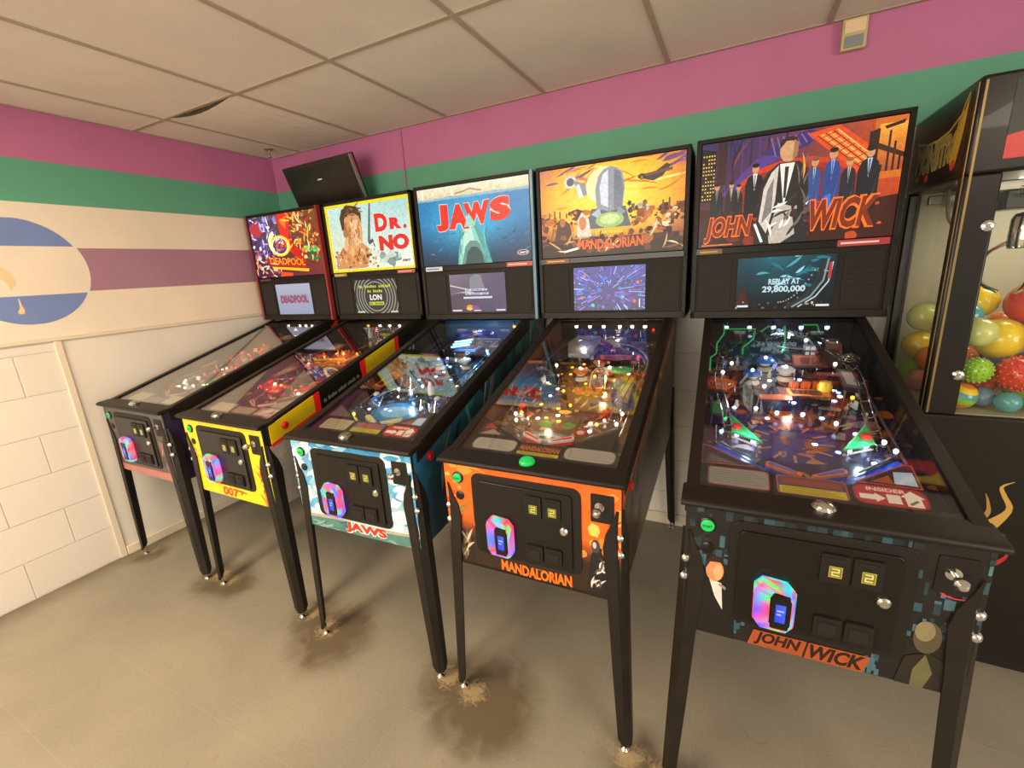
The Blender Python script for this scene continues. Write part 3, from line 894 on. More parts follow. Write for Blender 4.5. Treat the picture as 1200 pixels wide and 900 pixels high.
def playfield(M, draw, apron, lamps_top, top_mat, inserts):
    mb = MB()
    y0, y1 = .022, 1.14
    w = HW - .0195
    mb.hexa([(-w, y0, p(y0) - .012), (w, y0, p(y0) - .012), (w, y1, p(y1) - .012), (-w, y1, p(y1) - .012), (-w, y0, p(y0)), (w, y0, p(y0)), (w, y1, p(y1)), (-w, y1, p(y1))], 'black_gloss')
    L_ = (y1 - y0) / math.cos(TILT)
    s = Sheet(1, 1, 2 * w / L_); draw(s)
    s.into(mb, 'field_print', lambda u, v, d: (-w + u * 2 * w, y0 + v * (y1 - y0), p(y0 + v * (y1 - y0)) + d), step=.00003, lift=.0003)
    F = mb.build('playfield', M, smooth=0)
    # apron
    ap = MB()
    P = [(-w, .03), (w, .03), (w, .10), (.222, .10), (.222, .262), (.075, .152), (-.075, .152), (-w, .262)]
    za = lambda y: g(y) - .016
    ap.prism(P, 0, 1, 'black_powder', lambda a, b, h: (a, b, p(b) + .001 if h < .5 else za(b)))
    s = Sheet(1, 1, 1); apron(s)
    s.into(ap, 'card_print', lambda u, v, d: (u, v, za(v) + d), lift=.0004)
    ap.build('apron', F, smooth=0)
    # shooter lane guide and side guides
    q = MB(); q.tube([pfl(.224, y, .012) for y in (.27, .45, .6, .72)], .004, 'steel', 6); q.tube(spline([pfl(.224, .72, .012), pfl(.215, .9, .012), pfl(.13, 1.04, .012), pfl(0, 1.09, .012)], 12), .004, 'steel', 6)
    q.build('lane_guide', F)
    for sx in (-1, 1):
        q = MB(); xx = .205 if sx > 0 else -.225
        q.tube([pfl(sx * abs(xx), .42, .009), pfl(sx * abs(xx), .33, .009), pfl(sx * .115, .245, .009)], .0028, 'steel', 6)
        for yy in (.42, .33): q.lathe([(.004, 0), (.004, .012)], 'chrome', 8, pfl(sx * abs(xx), yy, 0))
        q.build('inlane_guide', F)
    # back panel under the backbox and its row of lamps
    bp = MB(); bp.box(-w, w, 1.142, 1.150, p(1.1), 1.234, top_mat); bp.build('back_panel', F)
    for i, (x, bulb) in enumerate(lamps_top):
        def fn(mb): mb.ball((0, 0, 0), .0085, bulb, 10, 7); mb.lathe([(.006, 0), (.006, .028)], 'black_gloss', 8, (0, 0, 0), 'z')
        o = shared('back_lamp', ('toplamp', bulb), fn); o.parent = F; o.location = (x, 1.10, 1.205)
    # lit inserts
    for k, (x, y, r, mat) in enumerate(inserts):
        def fn(mb): mb.lathe([(r, 0), (r, .0012), (r * .7, .0018), (.0001, .002)], mat, 14)
        put(shared('lamp_insert', ('ins', mat, r), fn), F, x, y, .0015)
    return F

def point(name, loc, parent, energy, col, r=.02):
    l = bpy.data.lights.new(name, 'POINT'); l.energy = energy; l.color = lin(col); l.shadow_soft_size = r
    o = bpy.data.objects.new(name, l); COL.objects.link(o); o.parent = parent; o.location = loc
    return o

# ------------------------------------------------------------------ artwork
def bg_comic():
    s = Sheet(1, 1, 1.62); s.r = random.Random(3)
    s.grad(0, 0, 1, 1, lambda u, v: mixc(mixc('#3a1838', '#7a2a2a', u), mixc('#4a3a6a', '#7a4a1a', u), v), 8, 6)
    s.scatter(45, 0, .3, .42, 1, ['#8f7fc8', '#d8d4ff', '#5a4a9a', '#b04a6a', '#e8e0e8', '#3a2a5a'], .015, .05)
    s.scatter(45, .6, .25, 1, 1, ['#e8843a', '#f2c46a', '#c8401e', '#ff9a2a', '#7a2a14', '#ffd890'], .015, .05)
    s.scatter(35, 0, 0, .5, .35, ['#d8603a', '#8a3a3a', '#e8b8a0', '#5a2030', '#ff7a3a'], .015, .045)
    s.strokes(40, 0, .25, .42, 1, ['#d8d4ff', '#6a5aa8', '#2e2048', '#b8647a', '#f0ecff'], .10, .016, 60, 90); s.strokes(50, .58, .2, 1, 1, ['#ffb04a', '#e0561e', '#6a1e10', '#ffdc8a', '#b83418'], .13, .018, 70, 80)
    s.blob(.10, .80, .10, .14, '#b2303c', 14, .15)
    s.poly([(.44, 1), (.64, 1), (.58, .62), (.68, .3), (.5, .45), (.47, .6)], '#e0281c'); s.poly([(.47, .9), (.58, .95), (.55, .75)], '#ff7a1e')
    s.poly([(.56, .65), (.66, .5), (.78, .2), (.6, .35)], '#d01010')
    s.scatter(14, .78, .25, .97, .52, ['#2f9a4a', '#5cc86a', '#1a6a34'], .02, .05)
    s.strokes(26, .6, .3, 1, .95, ['#ffc83a', '#ffe9a0', '#ff8a1e', '#7a1a0a'], .16, .018, 120, 70)
    s.strokes(16, .05, .35, .4, .95, ['#ffffff', '#c0b8ff', '#6a5aa8'], .10, .014, 60, 80)
    s.ring(.43, .50, .15, .17, .035, '#ffd21e'); s.ring(.40, .56, .14, .2, .05, '#fff6b0', 28, 110, 230); s.ring(.43, .5, .12, .14, .012, '#fff8d0')
    s.scatter(12, .36, .42, .5, .6, ['#5a3a6a', '#d05a4a', '#f0c0a0', '#30203a'], .015, .035)
    s.poly([(.2, .32), (.78, .24), (.76, .10), (.22, .20)], '#b81e10')
    def warp(x, y): return (x, y - (x - .24) * .12)
    s.text('DEADPOOL', .24, .215, .76, .33, '#ff9a1e', bold=.03, warp=warp, outline='#5a0a06', ow=.05)
    s.poly([(.26, .175), (.80, .10), (.79, .055), (.26, .14)], '#ffc21e')
    s.poly([(.38, .08), (.56, .05), (.55, 0), (.36, 0)], '#e8481e')
    s.strokes(14, 0, 0, .3, .3, ['#e8a080', '#ffcaa8', '#8a2a20'], .12, .016, 30, 70)
    return s

def bg_spy():
    s = Sheet(1, 1, 1.62); s.r = random.Random(5)
    s.rect(0, 0, 1, 1, '#e3cf22')
    s.grad(.035, .035, .985, .955, lambda u, v: mixc(mixc('#d5d2ae', '#b9d6cc', v), mixc('#e4e8da', '#9fc8c6', v), u), 8, 6)
    # plain stand-in figure in the same colours: tan shape, brown cap, raised grey bar
    s.poly([(.06, .05), (.44, .05), (.52, .30), (.42, .42), (.2, .40), (.07, .22)], '#c98a54')
    s.poly([(.205, .70), (.20, .55), (.235, .44), (.30, .34), (.375, .34), (.425, .44), (.44, .58), (.435, .74), (.39, .86), (.28, .88)], '#cf935e'); s.poly([(.30, .74), (.31, .50), (.34, .37), (.40, .42), (.425, .56), (.42, .76)], '#e2b184')
    s.poly([(.205, .70), (.20, .55), (.235, .44), (.27, .40), (.26, .56), (.25, .74)], '#a5683c')
    s.poly([(.19, .62), (.178, .80), (.215, .92), (.31, .968), (.40, .94), (.448, .84), (.44, .70), (.415, .80), (.36, .85), (.28, .84), (.235, .78), (.22, .64)], '#4c3222'); s.strokes(14, .2, .82, .42, .95, ['#7a5638', '#38241a', '#946a46'], .08, .014, 10, 25)
    s.strokes(10, .26, .45, .40, .74, ['#c08450', '#eac094', '#b0703e'], .10, .03, 75, 20)
    s.strokes(22, .22, .40, .42, .62, ['#a8683a', '#f0cfa6', '#b87848', '#8a5230'], .05, .010, 70, 40)
    s.poly([(.17, .30), (.22, .52), (.26, .50), (.24, .34)], '#dca878'); s.poly([(.24, .28), (.30, .46), (.335, .44), (.31, .27)], '#d29a68')
    s.poly([(.555, .955), (.575, .955), (.52, .42), (.49, .42)], '#5c6468'); s.line((.50, .40), (.56, .44), .05, '#4a4a4c')
    s.scatter(46, .06, .05, .58, .34, ['#c8743a', '#e0a868', '#8a4a26', '#f0d8b0', '#a85a34', '#5a3424', '#d8884a'], .012, .034)
    s.strokes(22, .08, .06, .6, .34, ['#f2dcb8', '#7a4024', '#e09050'], .07, .012, 80, 40)
    s.scatter(10, .6, .10, .9, .22, ['#8aa098', '#b8c4b4', '#6e7c74'], .03, .07)
    s.text('D', .60, .545, .745, .80, '#d6261c', bold=.06, outline='#f3eadb', ow=.02); s.text('R', .77, .56, .90, .72, '#d6261c', bold=.07); s.circ(.938, .582, .018, '#d6261c', 12)
    s.text('NO', .625, .27, .965, .49, '#d6261c', bold=.07, outline='#f3eadb', ow=.02)
    s.text('stern', .87, .10, .96, .14, '#8a2420', shear=.2, bold=.04)
    return s

def bg_sea():
    s = Sheet(1, 1, 1.62); s.r = random.Random(9)
    def c(u, v):
        if v > .86: return mixc('#cfc39c', '#e2dcc0', (v - .86) / .14)
        d = math.hypot((u - .47) * 1.3, (v - .5))
        return mixc(mixc('#3cb4d6', '#2279ac', min(1, d * 1.7)), '#0f2a3c', max(0, min(1, (.52 - v) * 1.7 + d * .5 - .25)))
    s.grad(0, 0, 1, 1, c, 16, 24)
    s.curve([(0, .86), (.15, .85), (.3, .87), (.5, .855), (.7, .87), (.85, .86), (1, .87)], .02, '#7fb2bc')
    s.curve([(.36, .90), (.44, .915), (.5, .94), (.55, .915), (.6, .90)], .018, '#a9826a')
    # plain pale wedge rising out of the deep, in the same colours
    W = [(.34, 0), (.36, .22), (.40, .42), (.455, .60), (.475, .64), (.51, .60), (.565, .44), (.62, .22), (.66, 0)]
    s.poly(W, '#4f9f96'); s.poly([(.47 + (a - .49) * .78, b * .94) for a, b in W], '#86c4b2'); s.poly([(.46 + (a - .49) * .45, b * .92 + .03) for a, b in W], '#b4dcc8')
    s.poly([(.38, 0), (.42, .22), (.47, .30), (.53, .29), (.58, .2), (.62, 0)], '#5c8a82'); s.poly([(.41, 0), (.44, .16), (.48, .22), (.53, .21), (.57, .14), (.59, 0)], '#33504f')
    s.strokes(8, .37, .02, .40, .35, ['#c9e6d6', '#5aa69a', '#3a7f80'], .12, .010, 82, 6); s.strokes(8, .59, .02, .63, .35, ['#7ab8ac', '#5aa69a', '#3a7f80'], .12, .010, 98, 6)
    s.strokes(10, .05, .1, .3, .5, ['#2a6f8a', '#3a86a0'], .1, .01, 20, 20); s.strokes(10, .7, .1, .95, .5, ['#2a6f8a', '#123a50'], .1, .01, 20, 20)
    def warp(x, y): return (x, y - .035 * math.sin((x - .15) / .68 * PI) + .02 * (x - .5))
    for t, a, b, lo in (('J', .165, .285, .46), ('A', .285, .475, .485), ('W', .43, .665, .52), ('S', .665, .845, .52)):
        s.text(t, a, lo, b, .80, '#dd2a1a', bold=.075, warp=warp, outline='#e8d2c4', ow=.025)
    s.poly(W[2:7], '#86c4b2') if False else None
    s.poly([(.425, .47), (.475, .64), (.535, .49)], '#8fcab8')
    for x in (.05, .33, .80): s.rect(x, .88, x + .012, .96, '#f4f2e2')
    s.ring(.93, .10, .05, .035, .01, '#d9a0a0'); s.text('stern', .90, .085, .965, .115, '#e4d0cc', shear=.2, bold=.03)
    return s

def bg_sunset():
    s = Sheet(1, 1, 1.58); s.r = random.Random(21)
    def c(u, v):
        d = math.hypot((u - .5) * 1.1, (v - .62))
        a = mixc('#ffe24a', '#f59a22', max(0, min(1, (d - .10) * 2.0))); a = mixc(a, '#8a4a5c', max(0, min(1, (d - .46) * 2.8)))
        return mixc(a, '#5a2a10', max(0, min(1, (.34 - v) * 2.6)))
    s.grad(0, 0, 1, 1, c, 18, 16)
    s.strokes(26, 0, .55, 1, 1, ['#f7b83a', '#ee8a2a', '#ffdf70', '#d8702a'], .26, .014, 12, 12)
    s.strokes(10, 0, .8, .25, 1, ['#7a4a6a', '#c87a5a'], .2, .02, 10, 14); s.strokes(10, .75, .8, 1, 1, ['#7a4a6a', '#8a5a8a'], .2, .02, 10, 14)
    s.circ(.47, .76, .125, '#f6e0a2')
    s.scatter(40, 0, .30, .36, .5, ['#9a4a1a', '#5a2c12', '#c8681e', '#3a1c0e'], .015, .05); s.scatter(40, .64, .28, 1, .5, ['#a85a1e', '#6a3414', '#d0782a', '#3a1c0e'], .015, .05)
    for x in (.06, .10, .14, .19, .86, .90, .95): s.rect(x, .45, x + .012, .45 + .05 + .06 * s.r.random(), '#7a4420')
    # plain stand-ins in the same places and colours
    s.poly([(.36, .40), (.38, .52), (.62, .52), (.64, .40), (.66, .30), (.34, .30)], '#5f6066'); s.poly([(.38, .46), (.44, .53), (.46, .38)], '#aeb2ba'); s.poly([(.62, .46), (.57, .53), (.55, .38)], '#8c9098')
    s.poly([(.42, .52), (.41, .72), (.43, .86), (.47, .93), (.515, .95), (.56, .93), (.60, .86), (.615, .72), (.60, .52), (.51, .47)], '#8f949c')
    s.poly([(.45, .56), (.44, .74), (.46, .87), (.50, .92), (.50, .52)], '#d2d6da'); s.poly([(.54, .50), (.54, .92), (.585, .88), (.605, .72), (.595, .52)], '#74787f')
    s.circ(.23, .84, .045, '#c9c9c6'); s.circ(.23, .84, .028, '#5a5a5c'); s.poly([(.25, .86), (.34, .80), (.35, .68), (.30, .66), (.27, .78)], '#8a8b90'); s.line((.28, .80), (.31, .66), .05, '#d4d4d2')
    s.ell(.51, .385, .10, .085, '#9cb86a', 20); s.ell(.51, .395, .07, .055, '#c4d68c', 18)
    s.poly([(.27, .22), (.28, .42), (.31, .50), (.36, .42), (.38, .22)], '#d9c8b4'); s.ell(.315, .37, .028, .075, '#c97a44', 14)
    s.poly([(.10, .20), (.13, .42), (.17, .44), (.22, .38), (.24, .20)], '#4a2a1c'); s.ell(.165, .40, .022, .05, '#b06a3c', 12)
    s.scatter(16, .64, .38, .78, .55, ['#6a6e74', '#a2a6aa', '#3a3a3c', '#8a4a24'], .012, .03)
    s.scatter(22, .82, .25, .97, .48, ['#c9a070', '#6a4426', '#e0c090', '#3a2416'], .01, .028)
    s.poly([(.72, .78), (.80, .82), (.88, .90), (.91, .88), (.86, .78), (.80, .74)], '#4a3a32'); s.line((.70, .80), (.92, .84), .03, '#6a5040'); s.ring(.725, .80, .02, .03, .008, '#2a1c18')
    s.grad(0, 0, 1, .2, lambda u, v: mixc('#1e0f08', '#4a2412', v), 4, 3)
    s.scatter(46, 0, .03, 1, .26, ['#2a140a', '#5a2c14', '#7a3c18', '#180c06', '#94501f'], .015, .05)
    s.strokes(20, 0, .02, 1, .22, ['#d0a060', '#8a5024', '#e8d0a0'], .14, .012, 20, 50)
    s.poly([(.17, .05), (.18, .075), (.29, .115), (.29, .085)], '#f4ecd8')
    s.text('STAR WARS', .41, .235, .60, .275, '#f6d23a', bold=.03); s.text('THE', .47, .195, .54, .222, '#f6a23a', bold=.03)
    def warp(x, y): return (x, y + .015 * abs(x - .52) / .25)
    s.text('MANDALORIAN', .28, .065, .74, .18, '#f2641c', bold=.03, warp=warp, outline='#3a1206', ow=.035)
    return s

def figure(s, x, y0, h, suit, shirt, hair, skin='#c98a5c', w=.035, lean=0.0, tie=True):
    """generic standing figure in a suit: head, shoulders, jacket, shirt front"""
    hd = h * .16; top = y0 + h
    s.poly([(x - w * 1.15, y0), (x - w * 1.2, y0 + h * .62), (x - w * .9, y0 + h * .76), (x - w * .3 + lean, y0 + h * .82), (x + w * .3 + lean, y0 + h * .82), (x + w * .9, y0 + h * .76), (x + w * 1.2, y0 + h * .62), (x + w * 1.15, y0)], suit)
    s.poly([(x - w * .28 + lean, y0 + h * .82), (x + w * .28 + lean, y0 + h * .82), (x, y0 + h * .50)], shirt)
    if tie: s.poly([(x - w * .07 + lean, y0 + h * .80), (x + w * .07 + lean, y0 + h * .80), (x + w * .05, y0 + h * .55), (x - w * .05, y0 + h * .55)], '#2a1c22')
    s.ell(x + lean, top - hd * .55, hd * .36 / s.asp * 1.0, hd * .52, skin, 16)
    s.ell(x + lean, top - hd * .20, hd * .38 / s.asp, hd * .26, hair, 14)
    s.poly([(x + w * .35, y0 + h * .1), (x + w * 1.1, y0 + h * .6), (x + w * .7, y0 + h * .2)], mixc(suit, '#ffffff', .12))

def bg_suits():
    s = Sheet(1, 1, 1.55); s.r = random.Random(33)
    s.grad(0, 0, 1, 1, lambda u, v: mixc(mixc('#5a1c14', '#b03a14', u), mixc('#352a58', '#c84a1a', max(0, u * 1.3 - .3)), v), 14, 10)
    for k in range(9): s.rect(.13 + k * .045, .55, .14 + k * .045, 1, '#2a2046' if k % 2 else '#4a3474')
    s.poly([(.12, .50), (.3, .80), (.52, .93), (.58, .88), (.36, .74), (.2, .48)], '#54387e'); s.poly([(.30, .84), (.55, 1), (.62, .97), (.56, .86), (.42, .80)], '#3c2860')
    for k in range(7): s.line((.40 + k * .03, .80 + k * .018), (.37 + k * .03, .97), .012, '#7a5a90')
    s.poly([(.20, .34), (.21, .58), (.30, .70), (.44, .765), (.58, .765), (.72, .71), (.84, .58), (.9, .35)], '#c23a18'); s.poly([(.215, .36), (.23, .56), (.32, .66), (.45, .72), (.58, .72), (.70, .67), (.81, .56), (.86, .36)], '#9a2a1e'); s.poly([(.24, .36), (.25, .54), (.34, .63), (.46, .68), (.57, .68), (.68, .63), (.78, .54), (.82, .36)], '#7c2220')
    s.poly([(.55, .96), (.70, 1), (.93, .68), (.80, .58)], '#d84a18'); s.poly([(.60, .93), (.69, .965), (.885, .67), (.815, .62)], '#f47228')
    for k in range(6): s.line((.60 + k * .018, .93 + k * .007), (.815 + k * .014, .62 + k * .01), .010, ('#8a2c10', '#ffb060')[k % 2])
    for k in range(7): s.line((.61 + k * .032, .90 - k * .042), (.69 + k * .03, .95 - k * .042), .010, '#a83c14')
    s.rect(.86, .50, 1, 1, '#c8641c'); s.grad(.88, .56, 1, .95, lambda u, v: mixc('#a8441a', '#f0a034', v), 3, 4); s.poly([(.84, .9), (.885, .92), (.885, .48), (.84, .52)], '#30160f')
    for k in range(4): s.rect(.90 + k * .026, .56, .91 + k * .026, .62 + .09 * ((k * 3) % 4), '#2c1512')
    s.poly([(.885, .80), (1, .70), (1, .66), (.885, .75)], '#3a1a10')
    s.poly([(0, .45), (.075, .45), (.085, .92), (0, .96)], '#1c1410')
    for i in range(5):
        for j in range(13): 
            if s.r.random() < .75: s.rect(.008 + i * .015, .47 + j * .034, .016 + i * .015, .484 + j * .034, '#e8b85a')
    s.rect(.09, .6, .14, 1, '#3a1c1c'); s.strokes(8, .09, .6, .2, 1, ['#7a3a2c', '#2a1a30'], .3, .012, 88, 6)
    s.poly([(.90, .93), (.99, .965), (.985, .935), (.91, .905)], '#2a120e')
    s.poly([(0, 0), (1, 0), (1, .36), (.7, .30), (.3, .30), (0, .38)], '#3a120c'); s.scatter(24, 0, 0, 1, .35, ['#6a1c10', '#24100c', '#8a2a14', '#c8481c'], .02, .06)
    figure(s, .095, .22, .40, '#1e1a1c', '#8a7a74', '#1a1412', w=.03); figure(s, .175, .26, .36, '#2a2224', '#c8b8a8', '#241a16', w=.026); figure(s, .215, .25, .34, '#1c1618', '#a89888', '#1a1210', w=.022)
    figure(s, .30, .26, .50, '#16141a', '#e8e2da', '#14100e', w=.042)
    figure(s, .60, .27, .48, '#2e4a80', '#9ab0d0', '#7a5030', w=.028); figure(s, .685, .26, .55, '#28407a', '#7aa0e0', '#241814', w=.034); figure(s, .765, .27, .44, '#20202c', '#b0a8a0', '#8a5a30', w=.03); figure(s, .855, .26, .52, '#15151c', '#a8b8d0', '#1a1210', w=.042)
    s.poly([(.62, .22), (.66, .40), (.69, .42), (.70, .22)], '#3a68b8')
    # central figure, larger
    s.poly([(.315, 0), (.33, .30), (.325, .48), (.36, .66), (.42, .74), (.52, .74), (.565, .66), (.58, .48), (.57, .30), (.60, 0)], '#22201f')
    s.poly([(.335, .22), (.35, .52), (.385, .66), (.42, .72), (.415, .40), (.38, .1)], '#cdc2b2'); s.poly([(.35, .2), (.37, .5), (.40, .62), (.40, .3)], '#7d756c')
    s.poly([(.425, .73), (.50, .73), (.46, .34)], '#e6ded0'); s.poly([(.452, .70), (.472, .70), (.468, .42), (.455, .42)], '#2a2424')
    s.poly([(.39, .10), (.43, .38), (.50, .34), (.53, .08), (.46, .0), (.40, 0)], '#b9ad9c'); s.strokes(16, .38, .04, .54, .38, ['#6a6058', '#efe6d6', '#35302e'], .12, .016, 60, 40)
    s.ell(.465, .845, .046, .105, '#c99468', 18); s.poly([(.418, .86), (.42, .93), (.455, .965), (.50, .95), (.515, .87), (.49, .92), (.45, .925)], '#2e201a'); s.poly([(.49, .93), (.512, .9), (.508, .78), (.485, .76)], '#a06a42')
    s.scatter(10, .50, .20, .60, .32, ['#3a2c2a', '#c8a890', '#6a4a40'], .015, .04)
    s.line((.315, .20), (.36, .02), .022, '#f2eee6'); s.line((.54, .40), (.55, .28), .05, '#1e1a1c')
    s.strokes(6, .52, .3, .58, .68, ['#e8a03a', '#6a5a50'], .16, .01, 85, 10)
    s.text('JOHN', .035, .045, .30, .29, '#7a2808', shear=.22, bold=.035, outline='#ff6f1e', ow=.05); s.text('WICK', .595, .10, .92, .37, '#7a2808', shear=.22, bold=.035, outline='#ff6f1e', ow=.05)
    s.line((.02, .02), (.2, .02), .012, '#e0702a')
    return s

def small_print(s, u0, v0, u1, v1, col, n=14):
    w = (u1 - u0) / n
    for k in range(n):
        if (k * 5) % 7 != 3: s.rect(u0 + k * w, v0, u0 + (k + .72) * w, v1 - (.25 * (v1 - v0) if k % 3 else 0), col)

def screen_comic():
    s = Sheet(1, 1, 1.7); s.grad(0, 0, 1, 1, lambda u, v: mixc('#9aa0bc', '#b4b4c8', v), 3, 3)
    s.rect(.08, .36, .92, .66, '#a89cb4'); s.text('DEADPOOL', .10, .38, .90, .62, '#a8485a', bold=.03, outline='#6a6488', ow=.05); return s
def screen_spy():
    s = Sheet(1, 1, 1.7); s.rect(0, 0, 1, 1, '#3a3833')
    for r in (.62, .54, .47, .40, .33): s.ring(.5, .5, r * .85, r * 1.35, .018, '#a8a79c', 40)
    small_print(s, .12, .76, .88, .84, '#c8d23a', 16); small_print(s, .32, .62, .68, .70, '#c8d23a', 8); s.text('LON', .36, .39, .64, .56, '#f4f2ea', bold=.04)
    s.rect(.33, .24, .68, .34, '#c8d23a'); small_print(s, .35, .265, .66, .315, '#6a6a2a', 8); s.rect(.02, .02, .2, .06, '#d8d4c8'); s.rect(.82, .02, .98, .06, '#d8d4c8'); return s
def screen_sea():
    s = Sheet(1, 1, 1.75); s.r = random.Random(4); s.grad(0, 0, 1, 1, lambda u, v: mixc(mixc('#4a3c52', '#544a70', u), mixc('#857a8a', '#5a5470', u), v), 6, 5)
    s.poly([(.36, .58), (.38, .9), (.48, 1), (.58, .96), (.64, .6)], '#8a8a94'); s.poly([(0, .5), (.35, .56), (.6, .44), (.2, .52)], '#cfc4c0'); s.poly([(0, .44), (.3, .52), (.55, .28), (.3, .1), (0, .2)], '#57485a'); s.line((0, .72), (.34, .60), .03, '#d8ccc4')
    for y, a, b in ((.56, .28, .68), (.46, .28, .70), (.36, .24, .76)): s.rect(a, y, b, y + .05, '#d8dcec')
    small_print(s, .30, .568, .66, .604, '#6a6a90', 11); small_print(s, .30, .468, .68, .504, '#6a6a90', 13)
    s.blob(.36, .12, .09, .09, '#f09a2a'); s.blob(.34, .1, .05, .06, '#f2d23a'); s.blob(.46, .13, .09, .07, '#8a4a9a'); s.rect(.02, .03, .2, .07, '#e0dce8'); s.rect(.82, .03, .98, .07, '#e0dce8'); s.rect(.42, .03, .55, .06, '#e0dce8'); return s
def screen_city():
    s = Sheet(1, 1, 1.65); s.r = random.Random(8); s.grad(0, 0, 1, 1, lambda u, v: mixc('#39306e', '#2c3a9a', v), 3, 3)
    s.scatter(110, 0, 0, 1, 1, ['#3a5ae0', '#5a86f0', '#2a2a7a', '#6a4ab0', '#241c4a', '#4a6ad0', '#322a5c'], .015, .045, .35)
    for _ in range(150):
        a = s.r.uniform(0, 2 * PI); d = s.r.uniform(.08, .62); l = s.r.uniform(.05, .22); c = s.r.choice(['#7ab0ff', '#4a6af8', '#a8c8ff', '#8a5ae0', '#2a2060', '#5a7aff', '#3a2a8a', '#c070e0', '#1c1840'])
        u, v = .5 + d * math.cos(a), .45 + d * math.sin(a); s.line((u, v), (u + l * math.cos(a), v + l * math.sin(a)), s.r.uniform(.008, .026), c)
    s.scatter(40, 0, 0, 1, 1, ['#e8607a', '#ff8a6a', '#6af0e0', '#d8e4ff', '#9a6af0'], .006, .014)
    for x, y in ((.16, .8), (.12, .3), (.9, .62), (.86, .2)): s.circ(x, y, .022, '#ff6a4a')
    s.circ(.28, .12, .025, '#3adf9a'); s.circ(.7, .3, .025, '#3ad0b0'); s.rect(.92, .06, .935, .25, '#e8f0ff'); return s
def screen_replay():
    s = Sheet(1, 1, 1.75); s.r = random.Random(6); s.grad(0, 0, 1, 1, lambda u, v: mixc('#0e1518', mixc('#2a6c7c', '#123038', abs(u - .4) * 1.6), v), 8, 6)
    s.strokes(24, .2, .4, .8, 1, ['#5aa8b4', '#a8dce0', '#1c4a54', '#2a7a8a'], .22, .03, 8, 24)
    s.curve([(.55, .02), (.72, .2), (.84, .5), (.88, .9)], .10, '#2c3234'); s.curve([(.60, .02), (.78, .22), (.89, .52), (.92, .92)], .03, '#8aa0a4'); s.curve([(.66, .02), (.83, .22), (.94, .5), (.965, .86)], .025, '#c8d4d4')
    for i in range(14): s.circ(.46 + i * .026, .12 + i * i * .0035, .008, '#c8b08a')
    s.rect(.93, .55, .96, .85, '#c83a3a'); s.poly([(0, .1), (.08, .45), (.14, .1)], '#4a1c18'); s.scatter(20, 0, 0, .9, .22, ['#7a6a58', '#3a3430', '#c8b08a', '#5a4a44'], .012, .03)
    s.text('REPLAY AT', .34, .47, .66, .58, '#cfeaf2', bold=.03); s.text('29,800,000', .28, .30, .72, .44, '#cfeaf2', bold=.03); s.rect(.02, .03, .14, .07, '#e8ecec'); s.rect(.84, .03, .97, .07, '#e8ecec'); return s

# ---- cabinet prints (u across, v up)
def fr_comic():
    s = Sheet(1, 1, 1.55); s.r = random.Random(1)
    s.grad(0, 0, 1, 1, lambda u, v: mixc('#6a3f3f' if v < .2 else '#4a4440', '#4c4a44', v), 4, 5); s.poly([(0, 0), (1, 0), (1, .12), (0, .10)], '#a86a62')
    s.scatter(14, .0, .35, .12, .95, ['#5a4a6a', '#3a3448', '#6e5a70'], .02, .05); s.strokes(10, .0, .3, .12, .9, ['#8a6a80', '#2a2430'], .12, .02, 100, 20); s.poly([(.83, .6), (1, .55), (1, .1), (.88, .12)], '#7d5a5c'); s.strokes(10, .84, .1, 1, .6, ['#b07a70', '#4a3436'], .14, .02, 100, 20); return s
def fr_spy():
    s = Sheet(1, 1, 1.55); s.r = random.Random(2); s.rect(0, 0, 1, 1, '#e2c81c')
    s.text('007', .35, .010, .56, .135, '#c24418', shear=.1, bold=.05); s.poly([(a + .012, b * 1.3 - .004) for a, b in [(.53, .10), (.60, .10), (.65, .09), (.65, .075), (.60, .078), (.585, .05), (.565, .05), (.575, .078), (.53, .082)]], '#c24418')
    s.poly([(.88, 0), (.90, .3), (.88, .42), (.90, .50), (.93, .42), (.95, .25), (.985, 0)], '#c9762a'); s.poly([(.9, 0), (.915, .28), (.93, .30), (.95, 0)], '#7a4a2c'); s.ell(.905, .50, .012, .03, '#c98a54'); s.strokes(18, .88, 0, .98, .45, ['#a0521e', '#f0c870', '#5a3420', '#b83a1a'], .10, .014, 80, 30)
    s.strokes(10, .02, .42, .10, .56, ['#b06a40', '#7a5a4a', '#d89a60'], .08, .02, 60, 60); return s
def fr_sea():
    s = Sheet(1, 1, 1.55); s.r = random.Random(12)
    s.grad(0, 0, 1, 1, lambda u, v: mixc('#d8e2e2', '#2f86b4', v), 6, 6)
    s.strokes(26, -.05, .2, .2, 1, ['#e4ecec', '#8abcd4', '#c4dce4', '#5aa2c8', '#d8e6ea'], .16, .07, 20, 25); s.strokes(26, .76, .2, 1, 1, ['#e4ecec', '#5aa4c8', '#c4dce4', '#4a9ac4', '#eef2f2'], .16, .07, 20, 25); s.strokes(12, .15, .92, .8, 1, ['#e8f0f0', '#3a90c0', '#8ac0d8'], .2, .04, 5, 10); s.poly([(0, .10), (.3, .13), (.7, .10), (1, .13), (1, 0), (0, 0)], '#4e7b74'); s.poly([(0, .10), (.3, .13), (.7, .10), (1, .13), (1, .15), (.6, .13), (.2, .155), (0, .13)], '#a3a08a'); s.strokes(14, 0, 0, 1, .1, ['#2c5a5a', '#7aa49a', '#3a6a66'], .2, .015, 3, 8)
    s.text('JAWS', .39, .012, .74, .140, '#d2301e', bold=.06, outline='#efe6dc', ow=.06); return s
